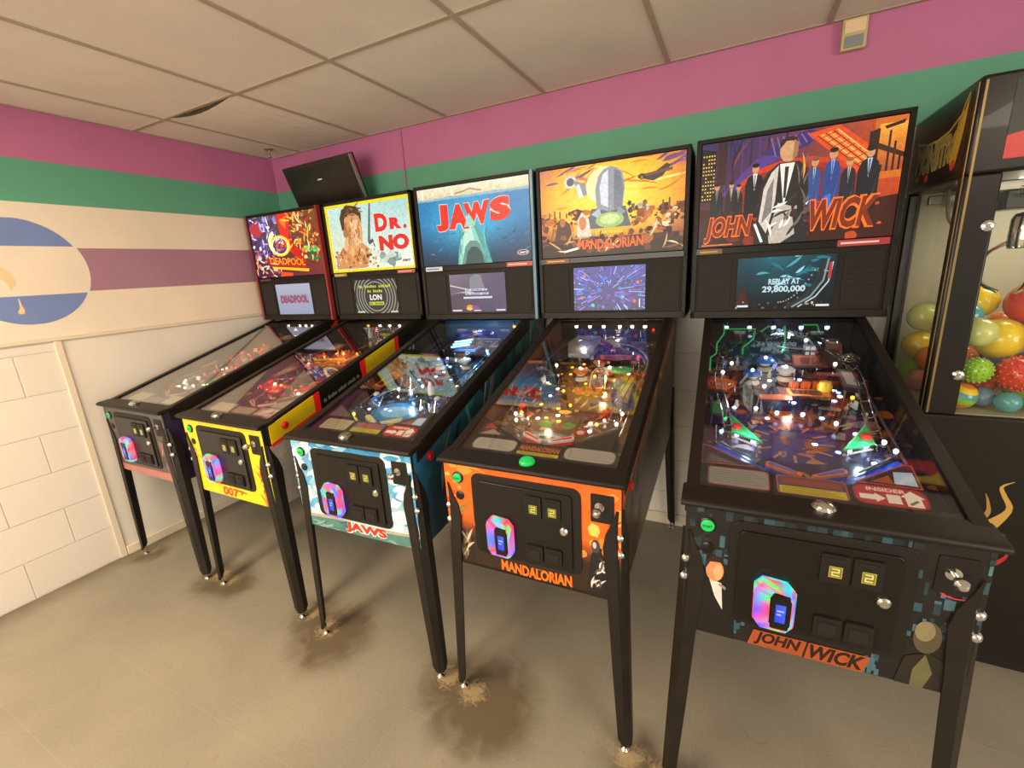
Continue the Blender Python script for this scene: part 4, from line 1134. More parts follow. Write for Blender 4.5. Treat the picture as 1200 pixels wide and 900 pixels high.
def fr_sunset():
    s = Sheet(1, 1, 1.55); s.r = random.Random(13)
    s.grad(0, 0, 1, 1, lambda u, v: mixc('#2a1a12', '#e8641a', max(0, min(1, (v - .30) * 5))), 4, 14)
    s.scatter(14, 0, .4, .2, 1, ['#f0862a', '#c8420f', '#f29a3a', '#e05a14'], .02, .06, .3); s.scatter(16, .8, .3, 1, 1, ['#f0862a', '#b83a0f', '#f29a3a', '#ffb050'], .02, .06, .3); s.strokes(14, 0, .3, 1, 1, ['#b03a10', '#ff9a3a', '#d85a14'], .14, .015, 20, 40)
    for i in range(9): s.line((.03 + .008 * i, .68 + .01 * (i % 2)), (.032 + .008 * i, .73), .01, '#a03a10') if i % 2 else None
    s.poly([(.02, .32), (.10, .36), (.14, .28), (.15, .0), (.02, 0)], '#241812'); s.strokes(22, .03, .02, .14, .3, ['#8a7a60', '#c4b48c', '#5a4c3a'], .12, .016, 80, 30); s.strokes(8, .03, .52, .12, .6, ['#6a7a3a', '#c89a4a'], .06, .015, 30, 40)
    s.poly([(.82, 0), (.84, .22), (.85, .38), (.88, .46), (.92, .44), (.95, .30), (.97, .10), (.98, 0)], '#1a1614'); s.ell(.873, .46, .022, .06, '#3c3c40', 14); s.ell(.868, .47, .010, .03, '#b8bcc0', 10); s.ell(.92, .29, .03, .055, '#dfe0de', 14); s.ell(.925, .285, .018, .035, '#4a4a4c', 12); s.strokes(12, .85, .05, .95, .28, ['#c8c8c4', '#5a5650', '#8a6a4a'], .08, .012, 70, 40); s.circ(.95, .43, .045, '#ff8a1e')
    s.rect(0, 0, 1, .012, '#1a0f0a'); s.text('THE', .52, .115, .58, .125, '#e07a2a'); 
    s.text('MANDALORIAN', .33, .018, .745, .125, '#f07018', bold=.04, warp=lambda x, y: (x, y + .012 * abs(x - .54) / .22)); return s
def fr_suits():
    s = Sheet(1, 1, 1.55); s.r = random.Random(14); s.rect(0, 0, 1, 1, '#171513')
    for _ in range(90):
        u = s.r.choice((s.r.uniform(0, .17), s.r.uniform(.80, 1.0))); v = s.r.uniform(.3, 1); s.rect(u, v, u + s.r.uniform(.01, .03), v + s.r.uniform(.02, .09), s.r.choice(('#22343a', '#2c4a54', '#3c5c66', '#1c2428', '#16181a', '#4a6a74')))
    for _ in range(22): u = s.r.uniform(.2, .8); s.rect(u, .93, u + s.r.uniform(.01, .04), .97, s.r.choice(('#22343a', '#2c4a54', '#1c2428')))
    for _ in range(14): u = s.r.uniform(.68, .74); v = s.r.uniform(0, .12); s.rect(u, v, u + .015, v + .05, s.r.choice(('#3c5c66', '#2c4a54')))
    for _ in range(14): u = s.r.uniform(.17, .25); v = s.r.uniform(0, .16); s.rect(u, v, u + .015, v + .05, s.r.choice(('#3c5c66', '#2c4a54')))
    # suited man, plain features
    s.poly([(0.047, 0), (0.052, .34), (0.082, .44), (0.172, .42), (0.212, .30), (0.222, 0)], '#14110f'); s.poly([(0.107, .45), (0.157, .43), (0.167, .22), (0.132, .32)], '#cfc8bc'); s.ell(0.127, .52, .036, .085, '#c8875a', 18); s.ell(0.140, .51, .018, .06, '#dba374', 14); s.poly([(0.088, .52), (0.090, .60), (0.112, .635), (0.152, .63), (0.169, .56), (0.152, .59), (0.107, .585)], '#2a1a14')
    s.line((0.147, .42), (0.177, .39), .02, '#8a8478')
    # bald man, olive tones
    s.poly([(.79, 0), (.81, .20), (.88, .26), (.95, .18), (.95, 0)], '#201b14'); s.ell(.865, .36, .042, .112, '#4e4630', 20); s.ell(.855, .40, .030, .07, '#7d7350', 16); s.poly([(.84, .12), (.87, .24), (.90, .12), (.88, 0), (.84, 0)], '#5d5a3c')
    s.poly([(.275, 0), (.295, .125), (.71, .125), (.69, 0)], '#9a4722'); s.text('JOHN', .30, .010, .475, .118, '#23130c', shear=.25, bold=.04); s.text('WICK', .505, .010, .695, .118, '#23130c', shear=.25, bold=.04); s.line((.485, .0), (.497, .125), .012, '#23130c')
    s.ring(.925, .685, .055, .035, .012, '#b8303c'); return s

def sd_plain(base, cols, seed, n=40):
    def f():
        s = Sheet(1, 1, 2.6); s.r = random.Random(seed); s.grad(0, 0, 1, 1, lambda u, v: mixc(base, '#000000', .15 * (1 - v)), 6, 4)
        s.scatter(n, 0, 0, 1, 1, cols, .02, .07, .5); s.strokes(n, 0, 0, 1, 1, cols, .14, .025, 50, 70); return s
    return f
def sd_comic():
    s = Sheet(1, 1, 2.6); s.r = random.Random(41); s.grad(0, 0, 1, 1, lambda u, v: mixc('#2c2440', '#4a1e24', u), 8, 4)
    s.scatter(30, .15, .1, 1, 1, ['#5a1e20', '#8a2820', '#2a1820', '#3a2030'], .02, .07); s.strokes(40, .2, .6, 1, 1, ['#b03024', '#5a1a1a', '#d84a2c'], .14, .02, 20, 40)
    s.poly([(.06, .08), (.16, .06), (.19, .22), (.16, .36), (.19, .46), (.13, .42), (.10, .5), (.08, .36)], '#b58a1e'); s.blob(.13, .26, .04, .1, '#2a2018'); s.blob(.09, .40, .03, .07, '#a85a24'); s.blob(.16, .14, .02, .06, '#d8b02a'); return s
def sd_spy():
    s = Sheet(1, 1, 2.6); s.r = random.Random(42); s.rect(0, 0, 1, 1, '#211d1a')
    s.poly([(0, 0), (.17, 0), (.30, .62), (.26, .75), (0, .75)], '#b4aca0')
    s.poly([(.08, .0), (.13, .3), (.15, .55), (.20, .62), (.24, .5), (.22, .25), (.25, 0)], '#3a3430'); s.ell(.195, .60, .03, .11, '#8a6a50', 14); s.ell(.19, .68, .034, .06, '#2a201a', 12); s.strokes(14, .1, .02, .25, .5, ['#6a5c50', '#b8b0a4', '#1a1614'], .1, .02, 70, 40); s.rect(.16, .06, .24, .12, '#a89a30'); return s
def sd_desert():
    s = Sheet(1, 1, 2.6); s.r = random.Random(49); s.rect(0, 0, 1, 1, '#7f7159')
    s.scatter(26, .15, 0, 1, .8, ['#86785f', '#776a54', '#8c7e66'], .04, .10, .3); s.strokes(14, .1, .1, 1, .8, ['#8a7c62', '#73664f'], .2, .02, 8, 10)
    s.poly([(0, 0), (.20, 0), (.16, .3), (.12, .7), (0, .8)], '#4a3422'); s.strokes(16, 0, 0, .22, .8, ['#5e452c', '#3c2a1c', '#6a5236'], .10, .05, 80, 20)
    s.poly([(0, .80), (.5, .82), (1, .86), (1, 1), (0, 1)], '#b0501c'); s.strokes(26, 0, .82, 1, 1, ['#d8662a', '#e8913a', '#7a3416', '#c8a050'], .14, .02, 2, 8); return s
def sd_sea():
    s = Sheet(1, 1, 2.6); s.r = random.Random(43); s.grad(0, 0, 1, 1, lambda u, v: mixc(mixc('#163a4e', '#1a5a5c', u), mixc('#2a6a90', '#2a7a78', u), v), 8, 5)
    s.scatter(30, 0, 0, 1, .9, ['#17424e', '#216a74', '#123038', '#2c8288'], .02, .06); s.strokes(40, .1, 0, 1, 1, ['#3aa09c', '#14444c', '#58b4ac', '#0f2c34'], .16, .016, 55, 40); s.strokes(10, .1, .1, .5, .7, ['#7a8a86', '#a4b0ac'], .2, .012, 60, 25)
    for i, k in enumerate('JAWS'): s.text(k, .50 + i * .115, .50, .60 + i * .115, .92, '#174a50', bold=.07)
    return s

# ---- apron cards, coordinates in machine metres
def cards(kind):
    def f(s):
        def card(x0, y0, x1, y1, col, line=None, r=.008):
            s.items.append((rrect(x0 - .003, y0 - .003, x1 + .003, y1 + .003, r), [list(range(24))], [rgb(line or '#1a1614')])); s.items.append((rrect(x0, y0, x1, y1, r), [list(range(24))], [rgb(col)]))
        s.w = s.h = 10
        s._clip = lambda q: q
        def small(x0, y0, x1, y1, col, n=5):
            for i in range(n):
                y = y0 + (y1 - y0) * (i + .5) / n; s.rect(x0, y - .0012, x1 - (.3 * (x1 - x0) * ((i * 7) % 3) / 3), y + .0012, col)
        if kind in ('suits', 'sea'):
            ln = '#b04a52' if kind == 'suits' else '#1a1614'
            card(-.238, .098, -.100, .160, '#8c8a84' if kind == 'suits' else '#a8a07c', ln); small(-.230, .104, -.108, .155, '#6a6862', 6)
            card(-.078, .098, .064, .156, '#4a3a52' if kind == 'suits' else '#4a6a8a', ln); s.rect(-.07, .128, .056, .150, '#8a3a2c' if kind == 'suits' else '#a85040'); s.rect(-.076, .098, .062, .122, '#c3b31f'); small(-.07, .100, .055, .120, '#7a701a', 3)
            # red card with two white arrows
            card(.080, .098, .214, .158, '#b3232f', '#7a1a22', .022)
            s.text('INSIDER', .105, .141, .180, .153, '#f0dcd4', bold=.03)
            s.poly([(.088, .112), (.118, .112), (.118, .105), (.138, .120), (.118, .134), (.118, .128), (.088, .128)], '#eee6de'); s.rect(.140, .106, .166, .134, '#e8e0d8')
            s.poly([(.174, .102), (.204, .102), (.204, .130), (.212, .130), (.189, .152), (.166, .130), (.174, .130)], '#eee6de'); s.line((.18, .108), (.197, .122), .006, '#7a6a66')
            # left and right wedges
            s.poly([(-.262, .172), (-.125, .176), (-.245, .252), (-.262, .252)], ln); s.poly([(-.258, .176), (-.135, .179), (-.246, .246), (-.258, .246)], '#2c2838' if kind == 'suits' else '#5a564a'); s.poly([(-.25, .18), (-.17, .181), (-.24, .215)], '#5a5058')
            s.poly([(.085, .164), (.217, .160), (.217, .245), (.20, .247)], ln); s.poly([(.097, .168), (.213, .165), (.213, .241), (.20, .243)], '#3a2a2c' if kind == 'suits' else '#4a4a44'); s.poly([(.12, .172), (.165, .17), (.16, .20)], '#a8582c'); s.poly([(.166, .172), (.210, .17), (.210, .218), (.172, .214)], '#b8cdf2')
            s.poly([(.228, .05), (.262, .05), (.262, .098), (.228, .098)], '#3a2c2a')
        elif kind == 'sunset':
            card(-.240, .098, -.085, .152, '#a8a29a', '#4a443e', .02); small(-.225, .104, -.10, .148, '#8c867e', 6); card(.085, .098, .240, .152, '#a8a29a', '#4a443e', .02); small(.1, .104, .225, .148, '#8c867e', 6)
            s.rect(-.070, .094, .070, .108, '#c9b420'); small(-.066, .096, .06, .106, '#7a701a', 2); s.rect(-.070, .110, .070, .142, '#3a1c10'); s.text('MANDALORIAN', -.066, .114, .066, .136, '#cf6a24', bold=.02)
            s.poly([(-.25, .165), (-.14, .170), (-.22, .235), (-.25, .235)], '#4c2c24'); s.poly([(-.24, .20), (-.19, .205), (-.225, .232)], '#a83428'); s.poly([(-.24, .17), (-.16, .173), (-.2, .2)], '#9a8a74')
        elif kind == 'spy':
            card(-.235, .098, -.09, .158, '#c0b79c', '#2a2420'); small(-.225, .104, -.1, .152, '#8c8470', 6); card(-.07, .098, .07, .145, '#a49a72', '#2a2420'); card(.085, .098, .225, .158, '#b0857a', '#2a2420'); s.poly([(.10, .105), (.18, .108), (.21, .15), (.12, .145)], '#d8c4b8'); s.poly([(.15, .11), (.2, .12), (.19, .15)], '#9a3a30')
            s.poly([(.085, .168), (.217, .165), (.217, .245)], '#9a8a80')
        else:
            card(-.235, .098, -.085, .165, '#cdc79a', '#4a463e'); small(-.225, .104, -.095, .16, '#a39c70', 5); card(.085, .098, .235, .165, '#cdc79a', '#4a463e'); card(-.06, .098, .06, .135, '#8a7f6c', '#4a463e')
    return f

# ---- printed playfields
def field(base_a, base_b, cols, seed, centre=None, n=150):
    def f(s):
        s.r = random.Random(seed)
        s.grad(0, 0, 1, 1, lambda u, v: mixc(base_a, base_b, v), 4, 8)
        s.scatter(n, 0, .1, 1, 1, cols, .02, .075, .5)
        s.strokes(n // 2, 0, .1, 1, 1, cols, .18, .022, 80, 60)
        if centre: centre(s)
    return f
def centre_suits(s):
    s.circ(.46, .31, .22, '#2c2a5c'); s.circ(.46, .31, .2, '#3c3a70'); s.scatter(46, .26, .22, .66, .42, ['#5a3a6a', '#2a2450', '#8a3a3c', '#c08a5a', '#4a4a90', '#b8602c'], .015, .05)
    for a in range(0, 360, 30): s.line((.46 + .12 * math.cos(R(a)), .31 + .06 * math.sin(R(a))), (.46 + .2 * math.cos(R(a)), .31 + .09 * math.sin(R(a))), .006, '#c4885a')
    for x in (.36, .46, .56): s.ell(x, .165, .05, .02, '#c8842c'); s.ell(x, .165, .03, .012, '#5a2a14')
    s.poly([(.1, .27), (.36, .16), (.33, .15), (.06, .25)], '#3a5ac8'); s.poly([(.9, .27), (.62, .16), (.66, .15), (.94, .25)], '#3a5ac8')
def centre_sunset(s):
    s.ell(.46, .19, .17, .035, '#8a8f94'); s.ell(.46, .195, .11, .02, '#c4c8cc'); s.ell(.46, .195, .05, .009, '#4a4e54'); s.scatter(24, .15, .3, .8, .75, ['#c87a2a', '#e0b45a', '#8a4a1c', '#d8c48a'], .02, .06)
    s.ell(.4, .27, .05, .02, '#5a7a3a'); s.ell(.56, .27, .05, .02, '#6a8a44'); s.circ(.66, .24, .05, '#a82a24'); s.circ(.66, .24, .025, '#d8b89a')
def centre_sea(s):
    s.ell(.48, .25, .22, .07, '#2f86c0'); s.ell(.48, .25, .14, .04, '#8ac8e8'); s.scatter(30, .1, .3, .9, .8, ['#2a5a70', '#3a8ab0', '#a8b0a0', '#1c3440'], .02, .06)
def centre_spy(s): s.scatter(30, .2, .15, .8, .5, ['#8a3a2c', '#d8743a', '#c8a878', '#4a2c2a'], .02, .06)

SCREEN = (-.172, .172, 1.288, 1.495)
GLASS = (-.330, .330, 1.548, 1.950)
def decorate(M, x, bg, scr, front, sides, sticker=True, plates=None):
    box, spk = x
    place_sheet('backglass', bg, 'art_lit', M, *GLASS, BY - .001)
    place_sheet('screen', scr, 'screen_lit', spk, *SCREEN, BY - .001)
    front_panel(M, front)
    for sx, s in sides: side_panel(M, s, sx)
    if plates:
        for (x0, x1, z0, z1, col, line) in plates:
            q = Sheet(1, 1, 4); q.rect(0, 0, 1, 1, col); q.rect(.06, .35, .80, .65, line)
            mb = MB(); mb.box(x0, x1, BY - .009, BY - .006, z0, z1, 'black_gloss'); q.into(mb, 'card_print', planar((x0, BY - .009, z0), (1, 0, 0), (0, 0, 1), x1 - x0, z1 - z0)); mb.build('name_plate', box, smooth=0)

def machine(i, name_label, loc, yaw, cfg):
    M = thing('pinball_machine', name_label, 'pinball machine', (loc[0], loc[1], 0), yaw, 'row of pinball machines along the back wall')
    make_cabinet(M, cfg['body'])
    add_legs(M)
    add_rails(M, cfg.get('rail'))
    add_lockbar(M, cfg['btn'][0], cfg['btn'][1])
    add_glass(M)
    bx = add_backbox(M, cfg.get('trim'))
    decorate(M, bx, cfg['bg'], cfg['scr'], cfg['front'], cfg['sides'], plates=cfg.get('plates'))
    coin_door(M, 100 + i); start_buttons(M); plunger(M, mat=cfg.get('knob', 'steel'))
    for sx in (-1, 1): flipper_button(M, sx, cfg.get('fbtn', 'button_red'), drop=cfg.get('drop', .078), out=cfg.get('out', .001))
    F = playfield(M, cfg['field'], cards(cfg['cards']), cfg['top'], cfg.get('topmat', 'black_matte'), cfg['inserts'])
    # shared furniture of the lower playfield
    c = cfg['toys']
    flipper(F, -.088, .225, R(-28), c['flip'], c['rub']); flipper(F, .074, .225, R(208), c['flip'], c['rub'])
    slingshot(F, -.150, .375, -1, c['plast'], c['cap'], c['bulb']); slingshot(F, .136, .375, 1, c['plast'], c['cap'], c['bulb'])
    r = random.Random(50 + i)
    for (x, y) in ((-.205, .52), (-.16, .55), (.19, .53), (.145, .57), (-.2, .68), (.2, .70), (-.05, .80), (.06, .84), (-.15, .92), (.15, .95)):
        post(F, x + r.uniform(-.01, .01), y + r.uniform(-.01, .01), r.choice(('chrome', 'white_rubber', 'chrome')))
    for k, (x, y) in enumerate(c['bumpers']): bumper(F, x, y, c['bcaps'][k % len(c['bcaps'])], c['bulb2'])
    for (x, y, rz, m) in c['targets']: target(F, x, y, R(rz), m)
    for (x, y, b, h) in c['lamps']: lamp(F, x, y, b, h)
    for (pts, h, cols) in c['plastics']: plastic(F, pts, h, cols, r.randrange(999))
    for (pts, m) in c['ramps']: ramp(F, spline(pts, 14), m)
    for pts in c['wires']: wire_rail(F, spline(pts, 14))
    for k, (x, y, h, e, col) in enumerate(c['light']): point('playfield_light', pfl(x, y, h), M, e, col, .012)
    return M, F

# ------------------------------------------------------------------ the five machines
def base_toys(**k):
    d = dict(flip='cap_white', rub='red_plastic', plast='clear_plastic', cap='cap_red', bulb='bulb_white', bulb2='bulb_white', bumpers=[], bcaps=['cap_red'], targets=[], lamps=[], plastics=[], ramps=[], wires=[], light=[])
    d.update(k); return d
def spots(xs_, y, b, h=.03): return [(x, y, b, h) for x in xs_]
def ins_grid(seed, mats, n=16, r=.007):
    q = random.Random(seed); return [(q.uniform(-.18, .17), q.uniform(.30, .85), r, q.choice(mats)) for _ in range(n)]

# 1: red and yellow comic collage machine by the left wall
c1 = dict(body='cabinet_black', btn=(None, .0), bg=bg_comic(), scr=screen_comic(), front=fr_comic(), sides=[(1, sd_comic()), (-1, sd_plain('#2c2440', ['#5a1e20', '#3a2030'], 44)())], trim='red_trim',
          field=field('#4a3a36', '#5a3a34', ['#8a4a3a', '#c8b8a0', '#5a3a50', '#b04a30', '#3a2c30', '#d8a060'], 61), cards='comic', top=[(-.14, 'bulb_white'), (-.02, 'bulb_white'), (.04, 'bulb_white'), (.10, 'bulb_white'), (.16, 'bulb_white')],
          inserts=ins_grid(1, ['bulb_red', 'bulb_white', 'bulb_amber']), plates=[(-.31, -.19, 1.523, 1.538, '#3a2c28', '#6a564c')],
          toys=base_toys(bumpers=[(-.10, .70), (.02, .76), (-.06, .84)], bulb2='bulb_red', cap='cap_red', targets=[(-.19, .6, 60, 'cap_red'), (-.17, .64, 60, 'cap_red'), (.17, .62, -60, 'cap_red'), (.19, .58, -60, 'cap_red')],
                         lamps=[(-.06, .42, 'bulb_red', .03), (-.02, .46, 'bulb_red', .03), (.05, .52, 'bulb_red', .035), (.0, .27, 'bulb_white', .02), (.03, .30, 'bulb_white', .02), (.12, .5, 'bulb_red', .04)] + spots((-.1, .1), .62, 'bulb_red', .04),
                         plastics=[([(-.25, .5), (-.19, .46), (-.17, .6), (-.25, .66)], .03, ['#5a2a2a', '#c84a2a', '#f0b060']), ([(.2, .5), (.215, .66), (.15, .7), (.15, .56)], .03, ['#3a2a4a', '#b03a2a', '#e8a060']), ([(-.08, .9), (.1, .92), (.08, 1.04), (-.1, 1.04)], .05, ['#7a1e1a', '#d84a2a', '#f8d080'])],
                         ramps=[([(-.12, .55, .005), (-.14, .75, .03), (-.08, .95, .06), (.08, .98, .06), (.17, .8, .055)], 'clear_plastic')], wires=[[(.17, .8, .055), (.19, .6, .05), (.18, .45, .045), (.175, .36, .03)]],
                         light=[(0, .35, .05, .22, '#ffd8c0'), (0, .72, .07, .35, '#ff6a48'), (0, 1.04, .09, .22, '#ffe8d8')]))
# 2: yellow machine
def rail_spy(o, sx):
    a, b = (sx * (HW + .0055), sx * (HW + .0085)); x0, x1 = min(a, b), max(a, b)
    def strip(y0, y1, lo, hi, mat, mb):
        mb.hexa([(x0, y0, g(y0) + lo), (x1, y0, g(y0) + lo), (x1, y1, g(y1) + lo), (x0, y1, g(y1) + lo), (x0, y0, g(y0) + hi), (x1, y0, g(y0) + hi), (x1, y1, g(y1) + hi), (x0, y1, g(y1) + hi)], mat)
    mb = MB()
    for y0, y1 in ((.03, .27), (.62, .86)):
        strip(y0, y1, -.085, -.006, 'yellow_trim', mb); strip(y0, y1, -.100, -.086, 'red_plastic', mb)
        strip(y1 + .0005, y1 + .035, -.100, -.006, 'red_plastic', mb)
        if y0 > .3: strip(y0 - .035, y0 - .0005, -.100, -.006, 'red_plastic', mb)
    strip(.306, .584, -.08, -.052, 'black_powder', mb)
    s = Sheet(1, 1, 12); small_print(s, .02, .2, .98, .8, '#a89f92', 26)
    if sx > 0: fm = lambda u, v, d: (x1 + d, .32 + u * .25, g(.32 + u * .25) - .080 + v * .030)
    else: fm = lambda u, v, d: (x0 - d, .57 - u * .25, g(.57 - u * .25) - .080 + v * .030)
    s.into(mb, 'card_print', fm)
    mb.build('rail_armour', o, smooth=0)
c2 = dict(body='cabinet_black', btn=('steel', -.04), bg=bg_spy(), scr=screen_spy(), front=fr_spy(), sides=[(1, sd_spy()), (-1, sd_spy())], rail=rail_spy, drop=.046, out=.0085,
          field=field('#6a4a3c', '#4a2a28', ['#8a5a40', '#c86a3a', '#5a3028', '#d8b890', '#7a3a2c', '#3a2a2a', '#e08a4a'], 62, centre_spy), cards='spy',
          top=[(-.12, 'bulb_amber'), (-.02, 'bulb_white'), (.06, 'bulb_white'), (.14, 'bulb_white'), (.21, 'bulb_white')], topmat='black_matte', inserts=ins_grid(2, ['bulb_red', 'bulb_amber', 'bulb_white']), plates=[(-.32, -.21, 1.522, 1.542, '#8a7440', '#d0b878'), (.20, .33, 1.522, 1.542, '#a04a50', '#d8a0a0')],
          toys=base_toys(plast='red_plastic', cap='cap_red', bulb='bulb_white', bumpers=[(-.10, .60), (.01, .66), (-.03, .74)], bcaps=['cap_orange', 'cap_red'], bulb2='bulb_amber',
                         targets=[(.15, .62, -60, 'cap_yellow'), (.17, .58, -60, 'cap_yellow'), (-.19, .62, 70, 'cap_blue'), (.05, .52, 0, 'cap_blue')],
                         lamps=[(-.15, .32, 'bulb_red', .04), (-.13, .36, 'bulb_red', .045), (-.02, .30, 'bulb_red', .05), (0, .33, 'bulb_amber', .05), (-.17, .40, 'bulb_red', .03), (.10, .62, 'bulb_amber', .05), (.06, .70, 'bulb_amber', .06), (-.05, .66, 'bulb_amber', .06), (.14, .72, 'bulb_amber', .06), (-.1, .7, 'bulb_red', .06), (.12, 1.06, 'bulb_red', .06), (.16, 1.06, 'bulb_red', .06), (.2, 1.06, 'bulb_red', .06)],
                         plastics=[([(-.25, .46), (-.19, .44), (-.16, .58), (-.25, .62)], .03, ['#8a3a2a', '#e0803a', '#f8d8a0']), ([(-.08, .28), (.03, .27), (.05, .36), (-.06, .38)], .035, ['#b03a24', '#f0803a', '#ffd890']), ([(.0, .60), (.16, .62), (.2, .74), (.04, .76)], .052, ['#a04a1e', '#f08a3a', '#ffe0a0']), ([(-.2, .74), (-.06, .78), (-.08, .88), (-.2, .9)], .05, ['#5a2c24', '#d06a34', '#f0c080'])],
                         ramps=[([(-.02, .45, .004), (-.03, .62, .03), (.02, .84, .065), (.14, .92, .06), (.2, .74, .055)], 'clear_plastic')], wires=[[(-.14, .86, .06), (-.21, .66, .05), (-.2, .45, .04), (-.19, .34, .03)], [(.2, .74, .058), (.15, .56, .052), (.0, .44, .05), (-.14, .40, .042)]],
                         light=[(-.05, .33, .06, .3, '#ff9a70'), (.05, .70, .075, .5, '#ff9a4a'), (0, 1.04, .09, .25, '#ffb8a0')]))
# 3: blue machine
c3 = dict(body='cabinet_black', btn=('steel', -.02), bg=bg_sea(), scr=screen_sea(), front=fr_sea(), sides=[(1, sd_sea()), (-1, sd_sea())], trim='blue_reflection',
          field=field('#3c4a50', '#23303a', ['#2a5a78', '#7a6a54', '#3a8ab0', '#a89878', '#1c2c38', '#5a4838', '#88a8b0'], 63, centre_sea), cards='sea',
          top=[(.20, 'bulb_amber')], topmat='toy_blue', inserts=ins_grid(3, ['bulb_blue', 'bulb_cool', 'bulb_white']), plates=[(-.315, -.205, 1.520, 1.543, '#b8c4cc', '#4a7aa0'), (.19, .335, 1.520, 1.543, '#a84a44', '#e0b0a8')],
          toys=base_toys(plast='blue_plastic', cap='cap_white', bulb='bulb_blue', bumpers=[(-.06, .74), (.08, .76), (.01, .84)], bcaps=['cap_blue', 'cap_white'], bulb2='bulb_blue', rub='cap_yellow',
                         targets=[(.16, .62, -70, 'cap_white'), (.18, .58, -70, 'cap_white'), (-.19, .60, 70, 'cap_yellow')],
                         lamps=[(-.06, .40, 'bulb_cool', .05), (.02, .38, 'bulb_cool', .045), (.04, .44, 'bulb_cool', .05), (.06, .70, 'bulb_blue', .06), (.0, .72, 'bulb_blue', .06), (.17, .82, 'bulb_cool', .06), (.19, .79, 'bulb_blue', .06), (-.1, .16, 'bulb_yellow', .06)],
                         plastics=[([(-.25, .44), (-.19, .42), (-.16, .58), (-.25, .64)], .032, ['#6a3a20', '#d88a3a', '#3a2418']), ([(-.02, .80), (.12, .80), (.14, .90), (-.02, .92)], .06, ['#1c3c5a', '#5ab0e8', '#e0f0ff']), ([(.15, .86), (.21, .86), (.21, .96), (.15, .97)], .06, ['#6a2c28', '#c8b8a8', '#4a2420']), ([(-.22, .70), (-.10, .74), (-.12, .98), (-.22, 1.0)], .055, ['#20242c', '#2c3440'])],
                         ramps=[([(-.13, .5, .004), (-.15, .7, .03), (-.10, .98, .07), (.08, 1.02, .07), (.17, .9, .06)], 'blue_plastic')], wires=[[(-.03, .55, .05), (-.06, .45, .05), (-.12, .38, .045), (-.16, .33, .03)], [(.17, .9, .06), (.2, .7, .055), (.185, .5, .045), (.18, .36, .03)]],
                         light=[(-.02, .40, .06, .4, '#b8dcff'), (.08, .78, .075, .45, '#7ac0ff'), (0, 1.02, .09, .25, '#c8e4ff')]))
# 4: orange machine
c4 = dict(body='toy_brown', btn=('button_green', .0), bg=bg_sunset(), scr=screen_city(), front=fr_sunset(), sides=[(1, sd_desert()), (-1, sd_plain('#5a2a14', ['#a8501e', '#4a2412'], 46)())],
          field=field('#6e5638', '#5a4a3c', ['#a87a3c', '#c8a468', '#5a4028', '#8a6a44', '#3c2c20', '#d8b878', '#7a6a5a', '#b0602a'], 64, centre_sunset), cards='sunset',
          top=[(-.17, 'bulb_white'), (-.10, 'bulb_white'), (-.03, 'bulb_white'), (.05, 'bulb_white'), (.11, 'bulb_white'), (.17, 'bulb_white')], inserts=ins_grid(4, ['bulb_amber', 'bulb_white', 'bulb_yellow'], 20), plates=[(-.31, -.19, 1.521, 1.542, '#7a4a20', '#c89a50')],
          toys=base_toys(plast='amber_plastic', cap='cap_red', bulb='bulb_white', bumpers=[(-.03, .70), (.09, .72), (.03, .80)], bcaps=['cap_orange', 'cap_white'], bulb2='bulb_white',
                         targets=[(.15, .60, -65, 'cap_yellow'), (.17, .56, -65, 'cap_yellow'), (.13, .64, -65, 'cap_yellow'), (-.19, .60, 70, 'cap_white'), (-.18, .64, 70, 'cap_white'), (.0, .56, 0, 'cap_orange'), (.04, .57, 0, 'cap_orange'), (.08, .57, 0, 'cap_orange')],
                         lamps=[(.19, .80, 'bulb_red', .06), (.215, 1.06, 'bulb_red', .085), (-.14, .70, 'bulb_white', .055), (.0, .45, 'bulb_yellow', .01), (-.15, .28, 'bulb_white', .03), (-.17, .32, 'bulb_white', .03), (-.05, .52, 'bulb_amber', .03), (.14, .30, 'bulb_amber', .03), (.05, .62, 'bulb_amber', .05), (.20, .33, 'bulb_white', .02), (.205, .40, 'bulb_white', .02)],
                         plastics=[([(-.25, .46), (-.19, .44), (-.16, .58), (-.25, .64)], .032, ['#3a3430', '#8a8a8c', '#4a4a4a']), ([(.02, .76), (.18, .77), (.18, .83), (.0, .82)], .058, ['#5a2412', '#d8662a', '#7a3014']), ([(.17, .46), (.215, .44), (.21, .66), (.15, .68)], .038, ['#a8781c', '#e8b838', '#f8e088']), ([(-.22, .74), (-.12, .76), (-.12, .98), (-.22, 1.0)], .055, ['#2a2622', '#3c3630']), ([(-.08, .88), (.1, .9), (.08, 1.03), (-.08, 1.03)], .058, ['#4a4844', '#7a7870', '#a8a498'])],
                         ramps=[([(-.11, .5, .004), (-.13, .7, .03), (-.08, .92, .065), (.06, .98, .07), (.17, .86, .06)], 'clear_plastic'), ([(.11, .52, .004), (.12, .68, .03), (.06, .86, .06), (-.08, .95, .065), (-.2, .86, .06)], 'amber_plastic')],
                         wires=[[(.17, .86, .06), (.2, .68, .055), (.185, .48, .045), (.18, .36, .03)], [(-.2, .86, .06), (-.22, .66, .055), (-.2, .46, .045), (-.19, .36, .03)]],
                         light=[(-.06, .34, .055, .42, '#ffdcae'), (.08, .60, .07, .5, '#ffcf90'), (-.06, .84, .09, .2, '#ffe4c4'), (.05, 1.06, .09, .25, '#ffe8d4')]))
